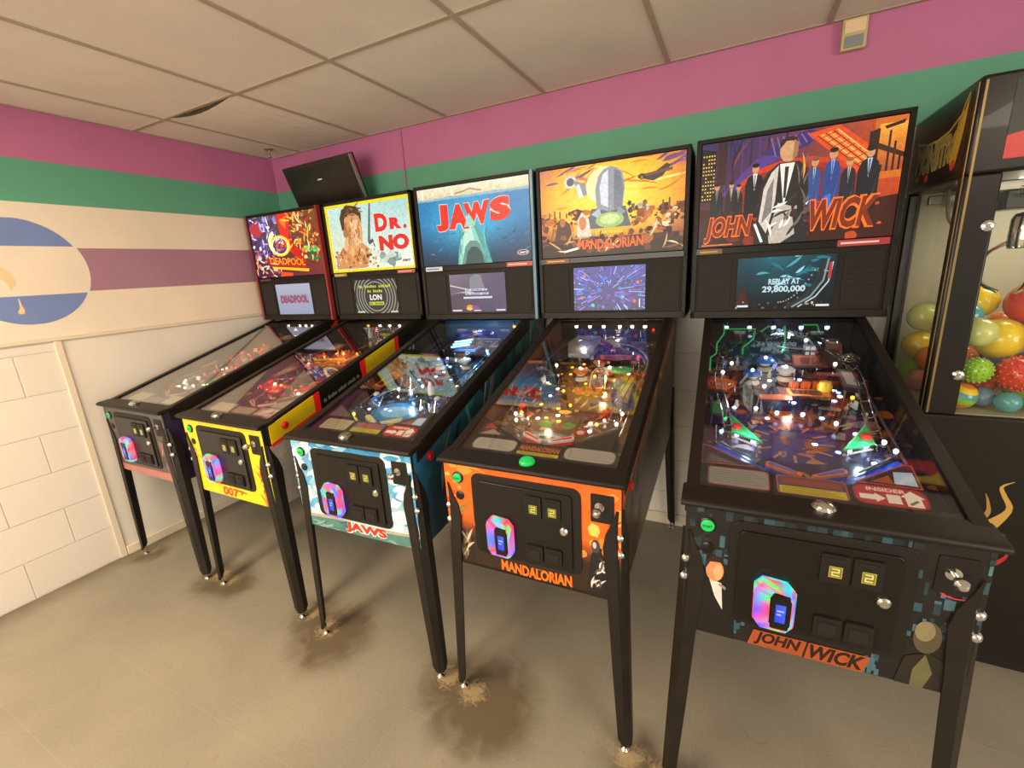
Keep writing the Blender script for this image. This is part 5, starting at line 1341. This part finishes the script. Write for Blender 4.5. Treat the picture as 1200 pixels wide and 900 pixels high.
# 5: black machine nearest the camera
c5 = dict(body='cabinet_black', btn=('chrome', .0), bg=bg_suits(), scr=screen_replay(), front=fr_suits(), sides=[(1, sd_plain('#181512', ['#22201e', '#2c2824', '#1a2022'], 47)()), (-1, sd_plain('#181512', ['#22201e', '#2c2824', '#1a2022'], 48)())], knob='chrome',
          field=field('#3a2c4a', '#25262e', ['#5a3a34', '#8a4a2c', '#2c2c4a', '#4a4a5a', '#b0622e', '#1c1e28', '#6a6a78', '#a89888'], 65, centre_suits), cards='suits',
          top=[(-.20, 'bulb_cool'), (-.11, 'bulb_cool'), (-.02, 'bulb_cool'), (.08, 'bulb_cool'), (.17, 'bulb_cool')], inserts=ins_grid(5, ['bulb_cool', 'bulb_white', 'bulb_blue'], 18), plates=[(-.325, -.235, 1.520, 1.540, '#6a4a20', '#b08a40'), (.165, .325, 1.519, 1.543, '#a8343c', '#e8c8c4')],
          toys=base_toys(plast='cap_green', cap='cap_red', bulb='bulb_cool', bumpers=[(-.11, .76), (.0, .80), (-.06, .88)], bcaps=['cap_blue', 'cap_white', 'cap_blue'], bulb2='bulb_cool', flip='cap_orange', rub='cap_blue',
                         targets=[(-.19, .62, 70, 'cap_orange'), (-.18, .66, 70, 'cap_orange'), (.02, .72, 0, 'toy_orange'), (.055, .72, 0, 'toy_orange'), (.09, .72, 0, 'toy_orange'), (.17, .60, -60, 'cap_white')],
                         lamps=[(-.20, .44, 'bulb_green', .02), (-.21, .36, 'bulb_blue', .02), (.19, .36, 'bulb_cool', .03), (.205, .32, 'bulb_cool', .03), (-.11, .50, 'bulb_cool', .03), (-.05, .50, 'bulb_cool', .02), (.02, .50, 'bulb_cool', .02), (.10, .46, 'bulb_cool', .02), (-.08, .62, 'bulb_cool', .05), (.08, .96, 'bulb_cool', .085), (.16, .58, 'bulb_yellow', .045), (-.21, .72, 'bulb_white', .05), (-.18, .78, 'bulb_white', .06), (.15, .80, 'bulb_white', .06)],
                         plastics=[([(-.25, .60), (-.19, .58), (-.16, .68), (-.25, .72)], .035, ['#7a3a24', '#c86a44', '#e8c8b0']), ([(.02, .78), (.13, .79), (.12, .90), (.03, .90)], .05, ['#6a3018', '#c8662a', '#8a4020']), ([(-.03, .60), (.12, .60), (.12, .66), (-.04, .66)], .03, ['#5a2a18', '#c07a3a', '#2a1c18']), ([(-.245, .44), (-.20, .43), (-.20, .52), (-.245, .54)], .03, ['#12502c', '#1e9a54']), ([(.15, .64), (.21, .62), (.21, .80), (.15, .82)], .04, ['#2a2c34', '#6a6a74', '#c8c8cc']), ([(-.10, .56), (.0, .57), (.0, .61), (-.10, .60)], .03, ['#a04a24', '#d8743a'])],
                         ramps=[([(-.12, .55, .004), (-.14, .74, .03), (-.10, .96, .07), (.03, 1.03, .075), (.14, .94, .07)], 'clear_plastic'), ([(.10, .58, .004), (.12, .78, .035), (.16, .96, .07), (.06, 1.05, .075), (-.1, 1.04, .075), (-.21, .88, .06)], 'clear_plastic')],
                         wires=[[(.14, .94, .07), (.2, .76, .06), (.185, .52, .045), (.18, .37, .03)], [(-.21, .88, .06), (-.225, .66, .05), (-.2, .46, .04), (-.19, .37, .03)]],
                         light=[(-.14, .32, .05, .34, '#a8c8ff'), (.14, .32, .05, .38, '#b8dcff'), (0, .62, .07, .45, '#ffe0cc'), (0, .9, .085, .4, '#dce4ff'), (0, 1.08, .085, .25, '#b0b8ff')]))

MACH = []
spec = [
    (c1, 'dark grey fronted pinball machine closest to the left wall, red comic art on top', (.399, -1.400), .005),
    (c2, 'bright yellow fronted pinball machine with red lettering on a pale framed backglass', (1.128, -1.390), .0),
    (c3, 'blue sky patterned pinball machine with a big red title over deep blue water', (1.910, -1.405), .035),
    (c4, 'orange fronted pinball machine with a glowing yellow and orange sunset backglass', (2.614, -1.388), .02),
    (c5, 'large black pinball machine beside the crane machine, orange backglass of people in suits', (3.350, -1.395), .032)]
for i, (c, lab, loc, yw) in enumerate(spec):
    MACH.append(machine(i, lab, loc, yw, c))

# toys that belong to single machines ------------------------------------------------
def part(name, parent, fn, bevel=0):
    mb = MB(); fn(mb); return mb.build(name, parent, bevel=bevel)
def skyline(mb):
    # green outlined city skyline standing at the back left
    for pts in ([(-.255, .78, .03), (-.255, .80, .075), (-.235, .84, .075), (-.235, .88, .10), (-.21, .98, .105), (-.21, 1.06, .115)], [(-.21, 1.05, .10), (-.09, 1.05, .10), (-.10, .98, .085), (-.12, .95, .075), (-.14, .92, .07), (-.14, .88, .06)], [(-.07, 1.02, .10), (-.045, 1.04, .115), (.0, 1.03, .10), (.015, 1.04, .115), (.01, .96, .08), (-.005, .90, .06)], [(.08, 1.07, .11), (.13, 1.07, .11), (.13, 1.02, .10)]):
        mb.tube([pfl(*q) for q in pts], .0028, 'neon_green', 6)
part('neon_skyline', MACH[4][1], skyline)
def tower(mb):
    for k in range(4): mb.box(.068 + .004 * (k % 2), .112 - .004 * (k % 2), .92, .955, p(.93) + .0 + k * .02, p(.93) + .018 + k * .02, 'toy_grey' if k % 2 else 'toy_dark')
    for i in range(2):
        for k in range(4): mb.box(.076 + i * .018, .088 + i * .018, .9185, .9200, p(.93) + .003 + k * .02, p(.93) + .015 + k * .02, 'cap_white')
part('city_tower', MACH[4][1], tower)
def block(mb):
    mb.hexa([pfl(.13, .92), pfl(.20, .92), pfl(.20, 1.0), pfl(.13, 1.0), pfl(.14, .93, .085), pfl(.19, .93, .085), pfl(.19, .99, .085), pfl(.14, .99, .085)], 'toy_brown')
    for k in range(3): mb.lathe([(.022, 0), (.026, .004), (.020, .012), (.0001, .013)], 'chrome', 14, pfl(.165, .96, .075 - k * .02))
part('hotel_toy', MACH[4][1], block)
def wheel(mb):
    for r_ in (.04, .03, .02): mb.tube([pfl(-.215 + r_ * math.cos(a * PI / 10), .64 + r_ * math.sin(a * PI / 10), .045) for a in range(20)], .0035, 'toy_orange' if r_ != .03 else 'chrome', 6, True)
part('disc_toy', MACH[4][1], wheel)
def dish(mb):
    for r_ in (.034, .024, .014): mb.tube([pfl(.20 + r_ * math.cos(a * PI / 10), .86 + r_ * math.sin(a * PI / 10), .075 - r_ * .4) for a in range(20)], .0022, 'chrome', 6, True)
    for k in range(6): mb.tube([pfl(.20, .86, .07), pfl(.20 + .034 * math.cos(k * PI / 3), .86 + .034 * math.sin(k * PI / 3), .062)], .0018, 'chrome', 5)
part('wire_dish', MACH[4][1], dish)
def canister(mb):
    mb.lathe([(.02, 0), (.022, .01), (.022, .045), (.016, .055), (.016, .06), (.0001, .062)], 'cap_yellow', 14, pfl(.10, .66, 0))
part('gold_canister', MACH[4][1], canister)

def saucer(mb):
    mb.lathe([(.0001, .03), (.03, .034), (.045, .045), (.042, .05), (.02, .056), (.0001, .058)], 'cap_green', 18, pfl(.15, .66, .02)); mb.lathe([(.02, 0), (.016, .03), (.03, .05)], 'toy_grey', 14, pfl(.15, .60, .0)); mb.ball(pfl(.15, .585, .048), .018, 'toy_grey', 12, 8)
part('green_dish_toy', MACH[3][1], saucer)
def ship(mb):
    mb.rings([[pfl(x, y, h) for x, y, h in r_] for r_ in ([(-.12, .80, .05), (-.02, .80, .05), (-.02, .80, .07), (-.12, .80, .07)], [(-.15, .9, .045), (.0, .9, .045), (.0, .9, .085), (-.15, .9, .085)], [(-.13, 1.0, .05), (-.02, 1.0, .05), (-.02, 1.0, .08), (-.13, 1.0, .08)])], 'toy_grey')
part('grey_ship_toy', MACH[3][1], ship, .003)
def arch4(mb): mb.tube(spline([pfl(.03, .62, .0), pfl(.03, .64, .05), pfl(.06, .66, .07), pfl(.09, .64, .05), pfl(.09, .62, 0)], 14), .004, 'chrome', 6)
part('wire_arch', MACH[3][1], arch4)
def boat(mb):
    mb.rings([[pfl(x, y, h) for x, y, h in r_] for r_ in ([(.02, .78, .03), (.06, .78, .03), (.07, .78, .055), (.01, .78, .055)], [(.0, .88, .03), (.08, .88, .03), (.09, .88, .07), (-.01, .88, .07)], [(.01, .98, .03), (.07, .98, .03), (.08, .98, .07), (.0, .98, .07)])], 'toy_brown')
    mb.box(.02, .06, .9, .94, p(.92) + .07, p(.92) + .105, 'toy_brown')
    for k in range(3): mb.tube([pfl(-.05, .84 + .02 * k, .07 + .006 * k), pfl(.05, .86 + .02 * k, .078 + .006 * k)], .0045, 'bulb_blue', 6)
part('boat_toy', MACH[2][1], boat)
def gear(mb):
    mb.tube(spline([pfl(-.06, .40, 0), pfl(-.06, .41, .06), pfl(-.05, .46, .085), pfl(-.03, .42, .05), pfl(.02, .42, .055)], 14), .0035, 'chrome', 6); mb.lathe([(.02, 0), (.022, .03), (.014, .05), (.006, .06), (.004, .09), (.0001, .092)], 'chrome', 12, pfl(-.02, .44, 0)); mb.lathe([(.014, 0), (.016, .03), (.006, .06), (.0001, .062)], 'cap_white', 12, pfl(.06, .47, 0))
part('chrome_buoy_toy', MACH[2][1], gear)
def chum(mb):
    for k in range(7): a = k * .9; mb.tube([pfl(.12 + .02 * k * .6, .30 + .01 * math.sin(a), .02), pfl(.115 + .02 * k * .6, .31 + .01 * math.cos(a), .055)], .0035, 'chrome', 6)
part('wire_guard', MACH[2][1], chum)
def gantry(mb):
    for x in (.02, .07):
        for y in (.98, 1.03): mb.tube([pfl(x, y, 0), pfl(x, y, .11)], .003, 'toy_red', 5)
    for k in range(5):
        h = .01 + k * .024; q = [pfl(.02, .98, h), pfl(.07, .98, h), pfl(.07, 1.03, h), pfl(.02, 1.03, h)]; mb.tube(q, .0025, 'toy_red', 5, True); mb.tube([pfl(.02, .98, h), pfl(.07, .98, h + .02)], .002, 'toy_red', 5)
    mb.lathe([(.012, 0), (.012, .07), (.008, .095), (.0001, .11)], 'cap_white', 12, pfl(-.01, .99, 0))
part('rocket_gantry', MACH[1][1], gantry)
def tank(mb):
    for x, y in ((-.05, .30), (-.02, .32), (.02, .31)): mb.lathe([(.014, 0), (.014, .03), (.009, .045), (.0001, .047)], 'red_plastic', 10, pfl(x, y, .012))
    mb.rings([[pfl(x, y, h) for x, y, h in r_] for r_ in ([(.04, .64, .02), (.12, .64, .02), (.12, .64, .05), (.04, .64, .05)], [(.02, .72, .02), (.14, .72, .02), (.12, .72, .075), (.04, .72, .075)])], 'toy_orange')
    for k in range(5): mb.tube([pfl(.03 + k * .025, .68, .05), pfl(.02 + k * .03, .70, .09)], .004, 'cap_orange', 6)
part('fire_tank_toy', MACH[1][1], tank)
def katana(mb):
    mb.lathe([(.018, 0), (.02, .03), (.014, .06), (.016, .075), (.0001, .09)], 'toy_red', 12, pfl(.0, .60, 0)); mb.lathe([(.016, 0), (.018, .03), (.012, .055), (.014, .07), (.0001, .08)], 'toy_dark', 12, pfl(.09, .66, 0))
    mb.tube([pfl(-.03, .58, .05), pfl(.04, .62, .09)], .003, 'chrome', 6)
part('red_figurine', MACH[0][1], katana)

# ------------------------------------------------------------------ crane machine
pmat('crane_black', '#191511', 0.28, coat=0.1, spec=0.35, noise=0.15, nscale=6)
pmat('crane_inside', '#aaa590', 0.5)
pmat('gold_trim', '#8f7a4c', 0.3, metal=0.6)
pmat('claw_dark', '#4c4a48', 0.3, metal=0.7)
pmat('cable_grey', '#8c877c', 0.5)
CX0, CX1, CYF, CYB, CZ1 = 3.735, 4.60, -.58, -.03, 1.965
K = thing('crane_machine', 'tall glossy black claw crane machine full of toy balls against the right of the wall', 'crane machine', (CX0, CYF, 0))
ox, oy = CX0, CYF
def kb(mb, x0, x1, y0, y1, z0, z1, mat): mb.box(x0 - ox, x1 - ox, y0 - oy, y1 - oy, z0, z1, mat)
def crane():
    mb = MB(); kb(mb, CX0, CX1, CYF, CYB, .05, .955, 'crane_black'); kb(mb, CX0 + .03, CX1 - .03, CYF + .03, CYB - .02, .0, .05, 'black_matte')
    b = mb.build('base', K, bevel=.008)
    s = Sheet(1, 1, 1); s.r = random.Random(2)
    s.w = s.h = 10; s._clip = lambda q: q
    # flame curls on the lower front
    def curl(pts, w, col): s.curve([tuple(q)[:2] for q in spline([(a, b_, 0) for a, b_ in pts], 14)], w, col)
    curl([(.215, .56), (.245, .60), (.265, .645), (.245, .69), (.235, .72), (.262, .742)], [.045, .04, .034, .028, .022, .018, .016, .014, .013, .012, .011, .009, .007, .004, .002], '#c29a48')
    curl([(.19, .58), (.215, .62), (.21, .66), (.20, .69)], [.024, .022, .02, .018, .016, .014, .012, .010, .009, .008, .007, .006, .004, .003, .002], '#a8843c')
    curl([(.18, .40), (.24, .42), (.28, .46), (.285, .50)], [.004, .01, .014, .018, .02, .02, .018, .016, .014, .012, .01, .008, .006, .004, .002], '#a8242c'); curl([(.21, .48), (.24, .495), (.27, .50)], [.01] * 15, '#7a2028')
    s.poly([(.19, .42), (.26, .47), (.27, .55), (.2, .58), (.16, .5)], '#4e3c1c')
    m2 = MB(); s.into(m2, 'card_print', lambda u, v, d: (u, -d, v)); m2.build('flame_decal', b, smooth=0)
    # posts
    for (x0, x1, y0, y1) in ((CX0, CX0 + .086, CYF, CYF + .05), (CX1 - .086, CX1, CYF, CYF + .05), (CX0, CX0 + .04, CYB - .05, CYB), (CX1 - .04, CX1, CYB - .05, CYB)):
        q = MB(); kb(q, x0, x1, y0, y1, .955, 1.70, 'crane_black'); q.build('corner_post', K, bevel=.006)
    q = MB(); kb(q, CX0 + .009, CX0 + .015, CYF - .003, CYF, .96, 1.95, 'gold_trim'); kb(q, CX0 - .002, CX0, CYF + .008, CYF + .014, .96, 1.95, 'gold_trim'); q.build('gold_trim', K)
    # header
    q = MB(); kb(q, CX0, CX1, CYF, CYB, 1.70, CZ1, 'crane_black'); h = q.build('header', K, bevel=.01)
    s = Sheet(1, 1, 3); s.rect(0, 0, 1, 1, '#1c1712'); s.poly([(0, 0), (.6, 0), (.6, .5), (.22, .47), (0, .34)], '#b93228'); s.curve([(0, .34), (.05, .42), (.14, .5), (.3, .55)], .03, '#c8a83a')
    s.poly([(.03, .95), (.06, .95), (.07, .8), (.12, .72), (.2, .74), (.30, .95), (1, 1), (1, .2), (.2, .05), (.145, .04), (.18, .2), (.17, .42), (.13, .52), (.05, .56)], '#d2b22c')
    s.ell(.19, .84, .10, .10, '#1c1712'); s.poly([(0, .60), (.10, .55), (.15, .46), (.12, .38), (.05, .34), (0, .30)], '#1c1712')
    m2 = MB(); s.into(m2, 'art_print', planar((CX0 + .075 - ox, -.0005, 1.735), (1, 0, 0), (0, 0, 1), .72, .205)); m2.build('header_art', h, smooth=0)
    s = Sheet(1, 1, 2.4); s.r = random.Random(5); s.rect(0, 0, 1, 1, '#211a14')
    W = lambda x, y: (x, y + .16 * (x - .5) ** 2 * 4 * .5)
    s.curve([(.06, .70), (.3, .60), (.5, .58), (.7, .62), (.9, .78)], .04, '#a89040')
    s.text('MONSTRO', .10, .14, .92, .56, '#8d8040', bold=.05, warp=W, outline='#c4b46a', ow=.03); s.scatter(10, .3, .2, .8, .5, ['#5a7a7a', '#7a6a3a'], .02, .04)
    s.poly([(.84, .55), (.97, .98), (.95, .5), (.9, .1), (.8, .12)], '#b8982e'); s.blob(.86, .10, .05, .10, '#b2402a'); s.blob(.38, .06, .05, .07, '#c2402a'); s.blob(.18, .10, .05, .07, '#c2402a')
    s.curve([(.84, .6), (.9, .85), (.96, 1)], .03, '#d8b83a')
    m2 = MB(); s.into(m2, 'art_print', planar((-.0005, .51, 1.725), (0, -1, 0), (0, 0, 1), .47, .215)); m2.build('header_art', h, smooth=0)
    # inside: back wall, floor, ceiling, far side
    q = MB(); kb(q, CX0 + .04, CX1 - .04, CYB - .012, CYB - .002, .955, 1.70, 'crane_inside'); kb(q, CX1 - .012, CX1 - .002, CYF + .05, CYB - .05, .955, 1.70, 'crane_inside'); kb(q, CX0 + .02, CX1 - .02, CYF + .02, CYB - .02, .952, .957, 'crane_inside')
    q.build('liner', K, smooth=0)
    # panes
    q = MB(); kb(q, CX0 + .086, CX1 - .086, CYF + .018, CYF + .023, .955, 1.70, 'crane_glass'); q.build('front_pane', K, smooth=0)
    q = MB(); kb(q, CX0 + .016, CX0 + .021, CYF + .05, CYB - .05, .955, 1.70, 'crane_glass'); q.build('side_pane', K, smooth=0)
    for z in (1.552, 1.091):
        q = MB(); q.lathe([(.016, 0), (.016, .004), (.010, .008), (.005, .008), (.005, .006), (.0001, .006)], 'chrome', 16, (.072, -.0005, z), 'y'); q.build('barrel_lock', K)
    # gantry and claw
    q = MB(); kb(q, CX0 + .05, CX1 - .05, CYF + .10, CYF + .125, 1.655, 1.685, 'steel'); kb(q, CX0 + .05, CX1 - .05, CYB - .10, CYB - .075, 1.655, 1.685, 'steel'); kb(q, 3.90, 3.96, CYF + .06, CYB - .05, 1.64, 1.665, 'steel'); kb(q, 3.875, 3.985, CYF + .10, CYF + .22, 1.60, 1.655, 'claw_dark')
    q.build('gantry', K, bevel=.003)
    q = MB()
    cxc, cyc = .205, .13
    q.lathe([(.030, 0), (.034, .01), (.034, .09), (.026, .105), (.008, .11), (.008, .16)], 'chrome', 16, (cxc, cyc, 1.48))
    for k in range(3):
        a = R(30 + 120 * k); pts = [(cxc + r_ * math.cos(a), cyc + r_ * math.sin(a), z) for r_, z in ((.03, 1.50), (.07, 1.47), (.085, 1.42), (.07, 1.37), (.03, 1.345))]
        q.tube(spline(pts, 12), .006, 'chrome', 8)
    q.build('claw', K)
    q = MB(); q.tube(spline([(.10, .44, 1.70), (.10, .40, 1.60), (.12, .34, 1.555), (.15, .26, 1.58), (.18, .2, 1.655)], 16), .006, 'cable_grey', 8); q.build('cable', K)
    q = MB(); kb(q, CX0 + .25, CX1 - .25, CYF + .2, CYB - .2, 1.690, 1.698, 'bulb_white'); q.build('light_tube', K, smooth=0)
    point('crane_light', (.40, .28, 1.62), K, 0.85, '#fff4da', .06)
crane()

# balls heaped behind the panes
for n_, c_ in (('ball_yellow', '#e8c81e'), ('ball_red', '#d2402e'), ('ball_lime', '#8fc02a'), ('ball_orange', '#ea7a24'), ('ball_teal', '#4f9aa4'), ('ball_blue', '#6f8fb0'), ('ball_pale', '#c8cc7a'), ('ball_pink', '#d87a70')):
    pmat(n_, c_, 0.25, coat=0.4)
_bm = {}
def toy_ball(label, loc, r, mat, spiky=False, band=None, group='toy balls heaped in the crane machine'):
    key = (mat, spiky, band, round(r, 3))
    if key not in _bm:
        mb = MB()
        if spiky:
            mb.ball((0, 0, 0), r * .92, mat, 20, 14)
            for k in range(110):
                z = 1 - 2 * (k + .5) / 110; a = k * 2.399963; q = math.sqrt(1 - z * z); d = Vector((q * math.cos(a), q * math.sin(a), z))
                mb.ball(tuple(d * r * .93), r * .085, mat, 6, 4)
        elif band:
            R_, n = r, 14; prof = [(max(1e-5, math.sin(PI * i / n)), -math.cos(PI * i / n)) for i in range(n + 1)]
            for i in range(0, n):
                m_ = (mat, band, 'ball_orange', 'ball_lime')[(i // 2) % 4]
                mb.rings([[(R_ * q * math.cos(2 * PI * k / 20), R_ * q * math.sin(2 * PI * k / 20), R_ * h) for k in range(20)] for q, h in prof[i:i + 2]], m_, False, False)
        else:
            mb.ball((0, 0, 0), r, mat, 24, 16)
        _bm[key] = mb.mesh('toy_ball', 60)
    o = bpy.data.objects.new('toy_ball', _bm[key]); COL.objects.link(o); o.location = loc; o.rotation_euler = (rnd.random() * 6, rnd.random() * .4, rnd.random() * 6)
    if band: o.rotation_euler = (R(20), R(15), 0)
    return tag(o, label, 'toy ball', group)
toy_ball('lime spiky toy ball against the front pane, left of the red spiky one', (3.8770, -0.5023, 1.0930), 0.045, 'ball_lime', True)
toy_ball('red spiky toy ball at the middle of the front pane', (3.9850, -0.4930, 1.0852), 0.060, 'ball_red', True)
toy_ball('big smooth yellow toy ball above the red spiky ball in the front window', (3.9599, -0.3955, 1.1836), 0.068, 'ball_yellow')
toy_ball('pale yellow green smooth toy ball just above the lime spiky ball', (3.8749, -0.4739, 1.2157), 0.048, 'ball_pale')
toy_ball('smooth red toy ball on top of the heap in the front window', (4.0323, -0.3614, 1.2989), 0.068, 'ball_red')
toy_ball('smooth yellow toy ball at the back top of the heap, next to the window edge', (3.9242, -0.2946, 1.3008), 0.055, 'ball_yellow')
toy_ball('teal toy ball low in the heap between yellow balls', (3.8742, -0.3713, 1.2593), 0.042, 'ball_teal')
toy_ball('orange toy ball at the right edge of the photo, over the grey blue one', (4.0696, -0.4583, 1.1967), 0.055, 'ball_orange')
toy_ball('banded yellow and green toy ball in the bottom left corner of the front window', (3.8516, -0.5025, 1.0042), 0.044, 'ball_teal', band='ball_yellow')
toy_ball('dusty blue toy ball behind the red spiky ball', (4.0500, -0.4002, 1.0962), 0.050, 'ball_blue')
toy_ball('grey blue toy ball at the right of the red spiky ball', (4.0947, -0.4893, 1.0828), 0.046, 'ball_blue')
toy_ball('lime smooth toy ball at the bottom right of the front window', (4.0652, -0.5054, 1.0001), 0.040, 'ball_lime')
toy_ball('teal toy ball on the floor of the crane machine under the red spiky ball', (3.9631, -0.5195, 0.9940), 0.034, 'ball_teal')
toy_ball('pale blue toy ball on the crane floor beside the striped ball', (3.9209, -0.4637, 0.9930), 0.033, 'ball_blue')
toy_ball('yellow smooth toy ball pressed against the left side pane', (3.8245, -0.1429, 1.1141), 0.056, 'ball_yellow')
toy_ball('lime spiky toy ball under the yellow ball at the side pane', (3.8098, -0.1752, 1.0103), 0.050, 'ball_lime', True)
toy_ball('pale smooth toy ball behind the yellow ball at the side pane', (3.8251, -0.1409, 1.2279), 0.054, 'ball_pale')
toy_ball('red smooth toy ball at the bottom front of the side pane', (3.8006, -0.2842, 1.0011), 0.041, 'ball_pink')
toy_ball('orange toy ball behind the pale ball, seen through both panes', (3.8390, -0.2471, 1.0790), 0.050, 'ball_orange')
toy_ball('yellow smooth toy ball buried in the middle of the crane machine heap', (3.9011, -0.2251, 1.0052), 0.045, 'ball_yellow')
toy_ball('red smooth toy ball buried in the middle of the crane machine heap', (4.0000, -0.2500, 1.0052), 0.045, 'ball_red')
toy_ball('lime smooth toy ball buried in the middle of the crane machine heap', (4.1079, -0.2884, 1.0052), 0.045, 'ball_lime')
toy_ball('orange smooth toy ball buried in the middle of the crane machine heap', (4.1800, -0.4500, 1.0052), 0.045, 'ball_orange')
toy_ball('blue smooth toy ball buried in the middle of the crane machine heap', (3.8999, -0.1317, 1.0052), 0.045, 'ball_blue')
toy_ball('pale smooth toy ball buried in the middle of the crane machine heap', (4.0200, -0.1317, 1.0052), 0.045, 'ball_pale')
toy_ball('yellow smooth toy ball buried in the middle of the crane machine heap', (4.1200, -0.1600, 1.0052), 0.045, 'ball_yellow')
toy_ball('red smooth toy ball buried in the middle of the crane machine heap', (3.9500, -0.3400, 1.0052), 0.045, 'ball_red')
toy_ball('lime smooth toy ball buried in the middle of the crane machine heap', (4.0513, -0.3626, 1.0052), 0.045, 'ball_lime')
toy_ball('orange smooth toy ball buried in the middle of the crane machine heap', (3.9339, -0.2246, 1.0928), 0.045, 'ball_orange')
toy_ball('blue smooth toy ball buried in the middle of the crane machine heap', (4.0300, -0.2200, 1.0900), 0.045, 'ball_blue')
toy_ball('pale smooth toy ball buried in the middle of the crane machine heap', (4.1314, -0.2795, 1.0952), 0.045, 'ball_pale')
toy_ball('yellow smooth toy ball buried in the middle of the crane machine heap', (3.9425, -0.1317, 1.0889), 0.045, 'ball_yellow')
toy_ball('red smooth toy ball buried in the middle of the crane machine heap', (4.0800, -0.1317, 1.0900), 0.045, 'ball_red')
toy_ball('lime smooth toy ball buried in the middle of the crane machine heap', (4.1500, -0.4000, 1.0900), 0.045, 'ball_lime')
toy_ball('orange smooth toy ball buried in the middle of the crane machine heap', (4.0185, -0.2408, 1.2148), 0.045, 'ball_orange')
toy_ball('blue smooth toy ball buried in the middle of the crane machine heap', (4.1015, -0.1992, 1.2252), 0.045, 'ball_blue')
toy_ball('pale smooth toy ball buried in the middle of the crane machine heap', (3.9300, -0.1600, 1.2150), 0.045, 'ball_pale')
toy_ball('yellow smooth toy ball buried in the middle of the crane machine heap', (4.1400, -0.3600, 1.2250), 0.045, 'ball_yellow')
# ------------------------------------------------------------------ things on the wall and ceiling
pmat('monitor_black', '#2a221b', 0.45)
pmat('screen_off', '#1f1a16', 0.3)
T = thing('wall_monitor', 'switched off black flat monitor tilted down in the upper corner above the machines', 'monitor', (.66, -.012, 2.12), R(-3))
mb = MB()
A = Matrix.Translation((0, -.13, 0)) @ Matrix.Rotation(R(20), 4, 'X'); mb.xf = A
mb.box(-.325, .325, -.02, .025, -.135, .145, 'monitor_black'); mb.build('housing', T, bevel=.006)
mb = MB(); mb.xf = A; mb.box(-.305, .305, -.0225, -.020, -.112, .125, 'screen_off'); mb.build('display', T, smooth=0)
mb = MB(); mb.xf = A; mb.box(.3255, .331, -.021, .0, -.13, .14, 'steel'); mb.build('bezel_strip', T)
mb = MB(); mb.xf = A; mb.box(-.02, .02, -.0235, -.0215, .035, .042, 'cap_white'); mb.build('logo_badge', T)
mb = MB(); mb.box(-.06, .06, -.012, 0.010, -.06, .06, 'monitor_black'); mb.tube([(0, 0, 0), (0, -.06, 0), (0, -.115, .0)], .016, 'monitor_black', 10); mb.build('bracket', T)

pmat('beige_plastic', '#b9a878', 0.5)
S = thing('wall_sensor', 'small beige alarm box high on the pink stripe near the ceiling', 'alarm box', (3.50, 0, 2.325))
mb = MB(); mb.box(-.042, .042, -.030, 0, -.052, .058, 'beige_plastic'); mb.build('housing', S, bevel=.004)
mb = MB(); mb.box(-.030, .030, -.034, -.030, -.044, -.004, 'toy_grey'); mb.build('grille', S, bevel=.001)
mb = MB(); mb.box(-.034, .034, -.033, -.030, .006, .050, 'paint_tan'); mb.build('cover', S, bevel=.001)

W_ = thing('sprinkler', 'small chrome sprinkler head hanging from the ceiling in the corner', 'sprinkler', (.232, -.19, H - .0005))
mb = MB(); mb.lathe([(.030, 0), (.030, -.004), (.016, -.012), (.0001, -.012)], 'steel', 16); mb.build('escutcheon', W_)
mb = MB(); mb.lathe([(.008, -.010), (.008, -.030), (.011, -.032), (.011, -.036), (.004, -.038), (.004, -.052)], 'chrome', 12); mb.lathe([(.0001, -.056), (.015, -.055), (.017, -.052), (.0001, -.052)], 'chrome', 14)
for sx in (-1, 1): mb.tube([(sx * .009, 0, -.034), (sx * .011, 0, -.045), (sx * .003, 0, -.052)], .002, 'chrome', 6)
mb.build('head', W_)
cp = MB(); cp.tube([(1.215, -.006, H - .001), (1.215, -.006, 2.0), (1.215, -.006, 1.60)], .004, 'paint_pink', 6); tag(cp.build('wall_conduit'), 'thin pink painted cable run down the wall beside the monitor', 'cable')

# ------------------------------------------------------------------ light
def area(name, loc, size, energy, col, rot=(0, 0, 0)):
    l = bpy.data.lights.new(name, 'AREA'); l.shape = 'RECTANGLE'; l.size, l.size_y = size; l.energy = energy; l.color = lin(col)
    o = bpy.data.objects.new(name, l); COL.objects.link(o); o.location = loc; o.rotation_euler = rot
    return o
area('ceiling_troffer', (1.26, -2.71, H - .02), (.55, 1.15), 54, '#ffe2bd')
area('ceiling_troffer', (1.26, -3.95, H - .02), (.55, 1.15), 56, '#ffead0')
area('ceiling_troffer', (4.95, -3.3, H - .02), (.55, 1.15), 38, '#fff0dc')
area('shop_window', (1.6, -6.0, 1.35), (3.2, 1.8), 135, '#fff0e0', (R(90), 0, 0))
area('side_fill', (6.9, -3.6, 1.5), (2.6, 1.6), 125, '#fff0e0', (R(90), 0, R(90)))  # added fill aimed at the left wall to brighten its upper bands
w = bpy.data.worlds.new('world'); scene.world = w; w.use_nodes = True
w.node_tree.nodes['Background'].inputs['Color'].default_value = (*lin('#f4efe8'), 1); w.node_tree.nodes['Background'].inputs['Strength'].default_value = 0.5
vs = scene.view_settings
scene.display_settings.display_device = 'sRGB'
vs.view_transform = 'Standard'; vs.look = 'None'; vs.exposure = 0.0; vs.gamma = 1.0; vs.use_curve_mapping = False
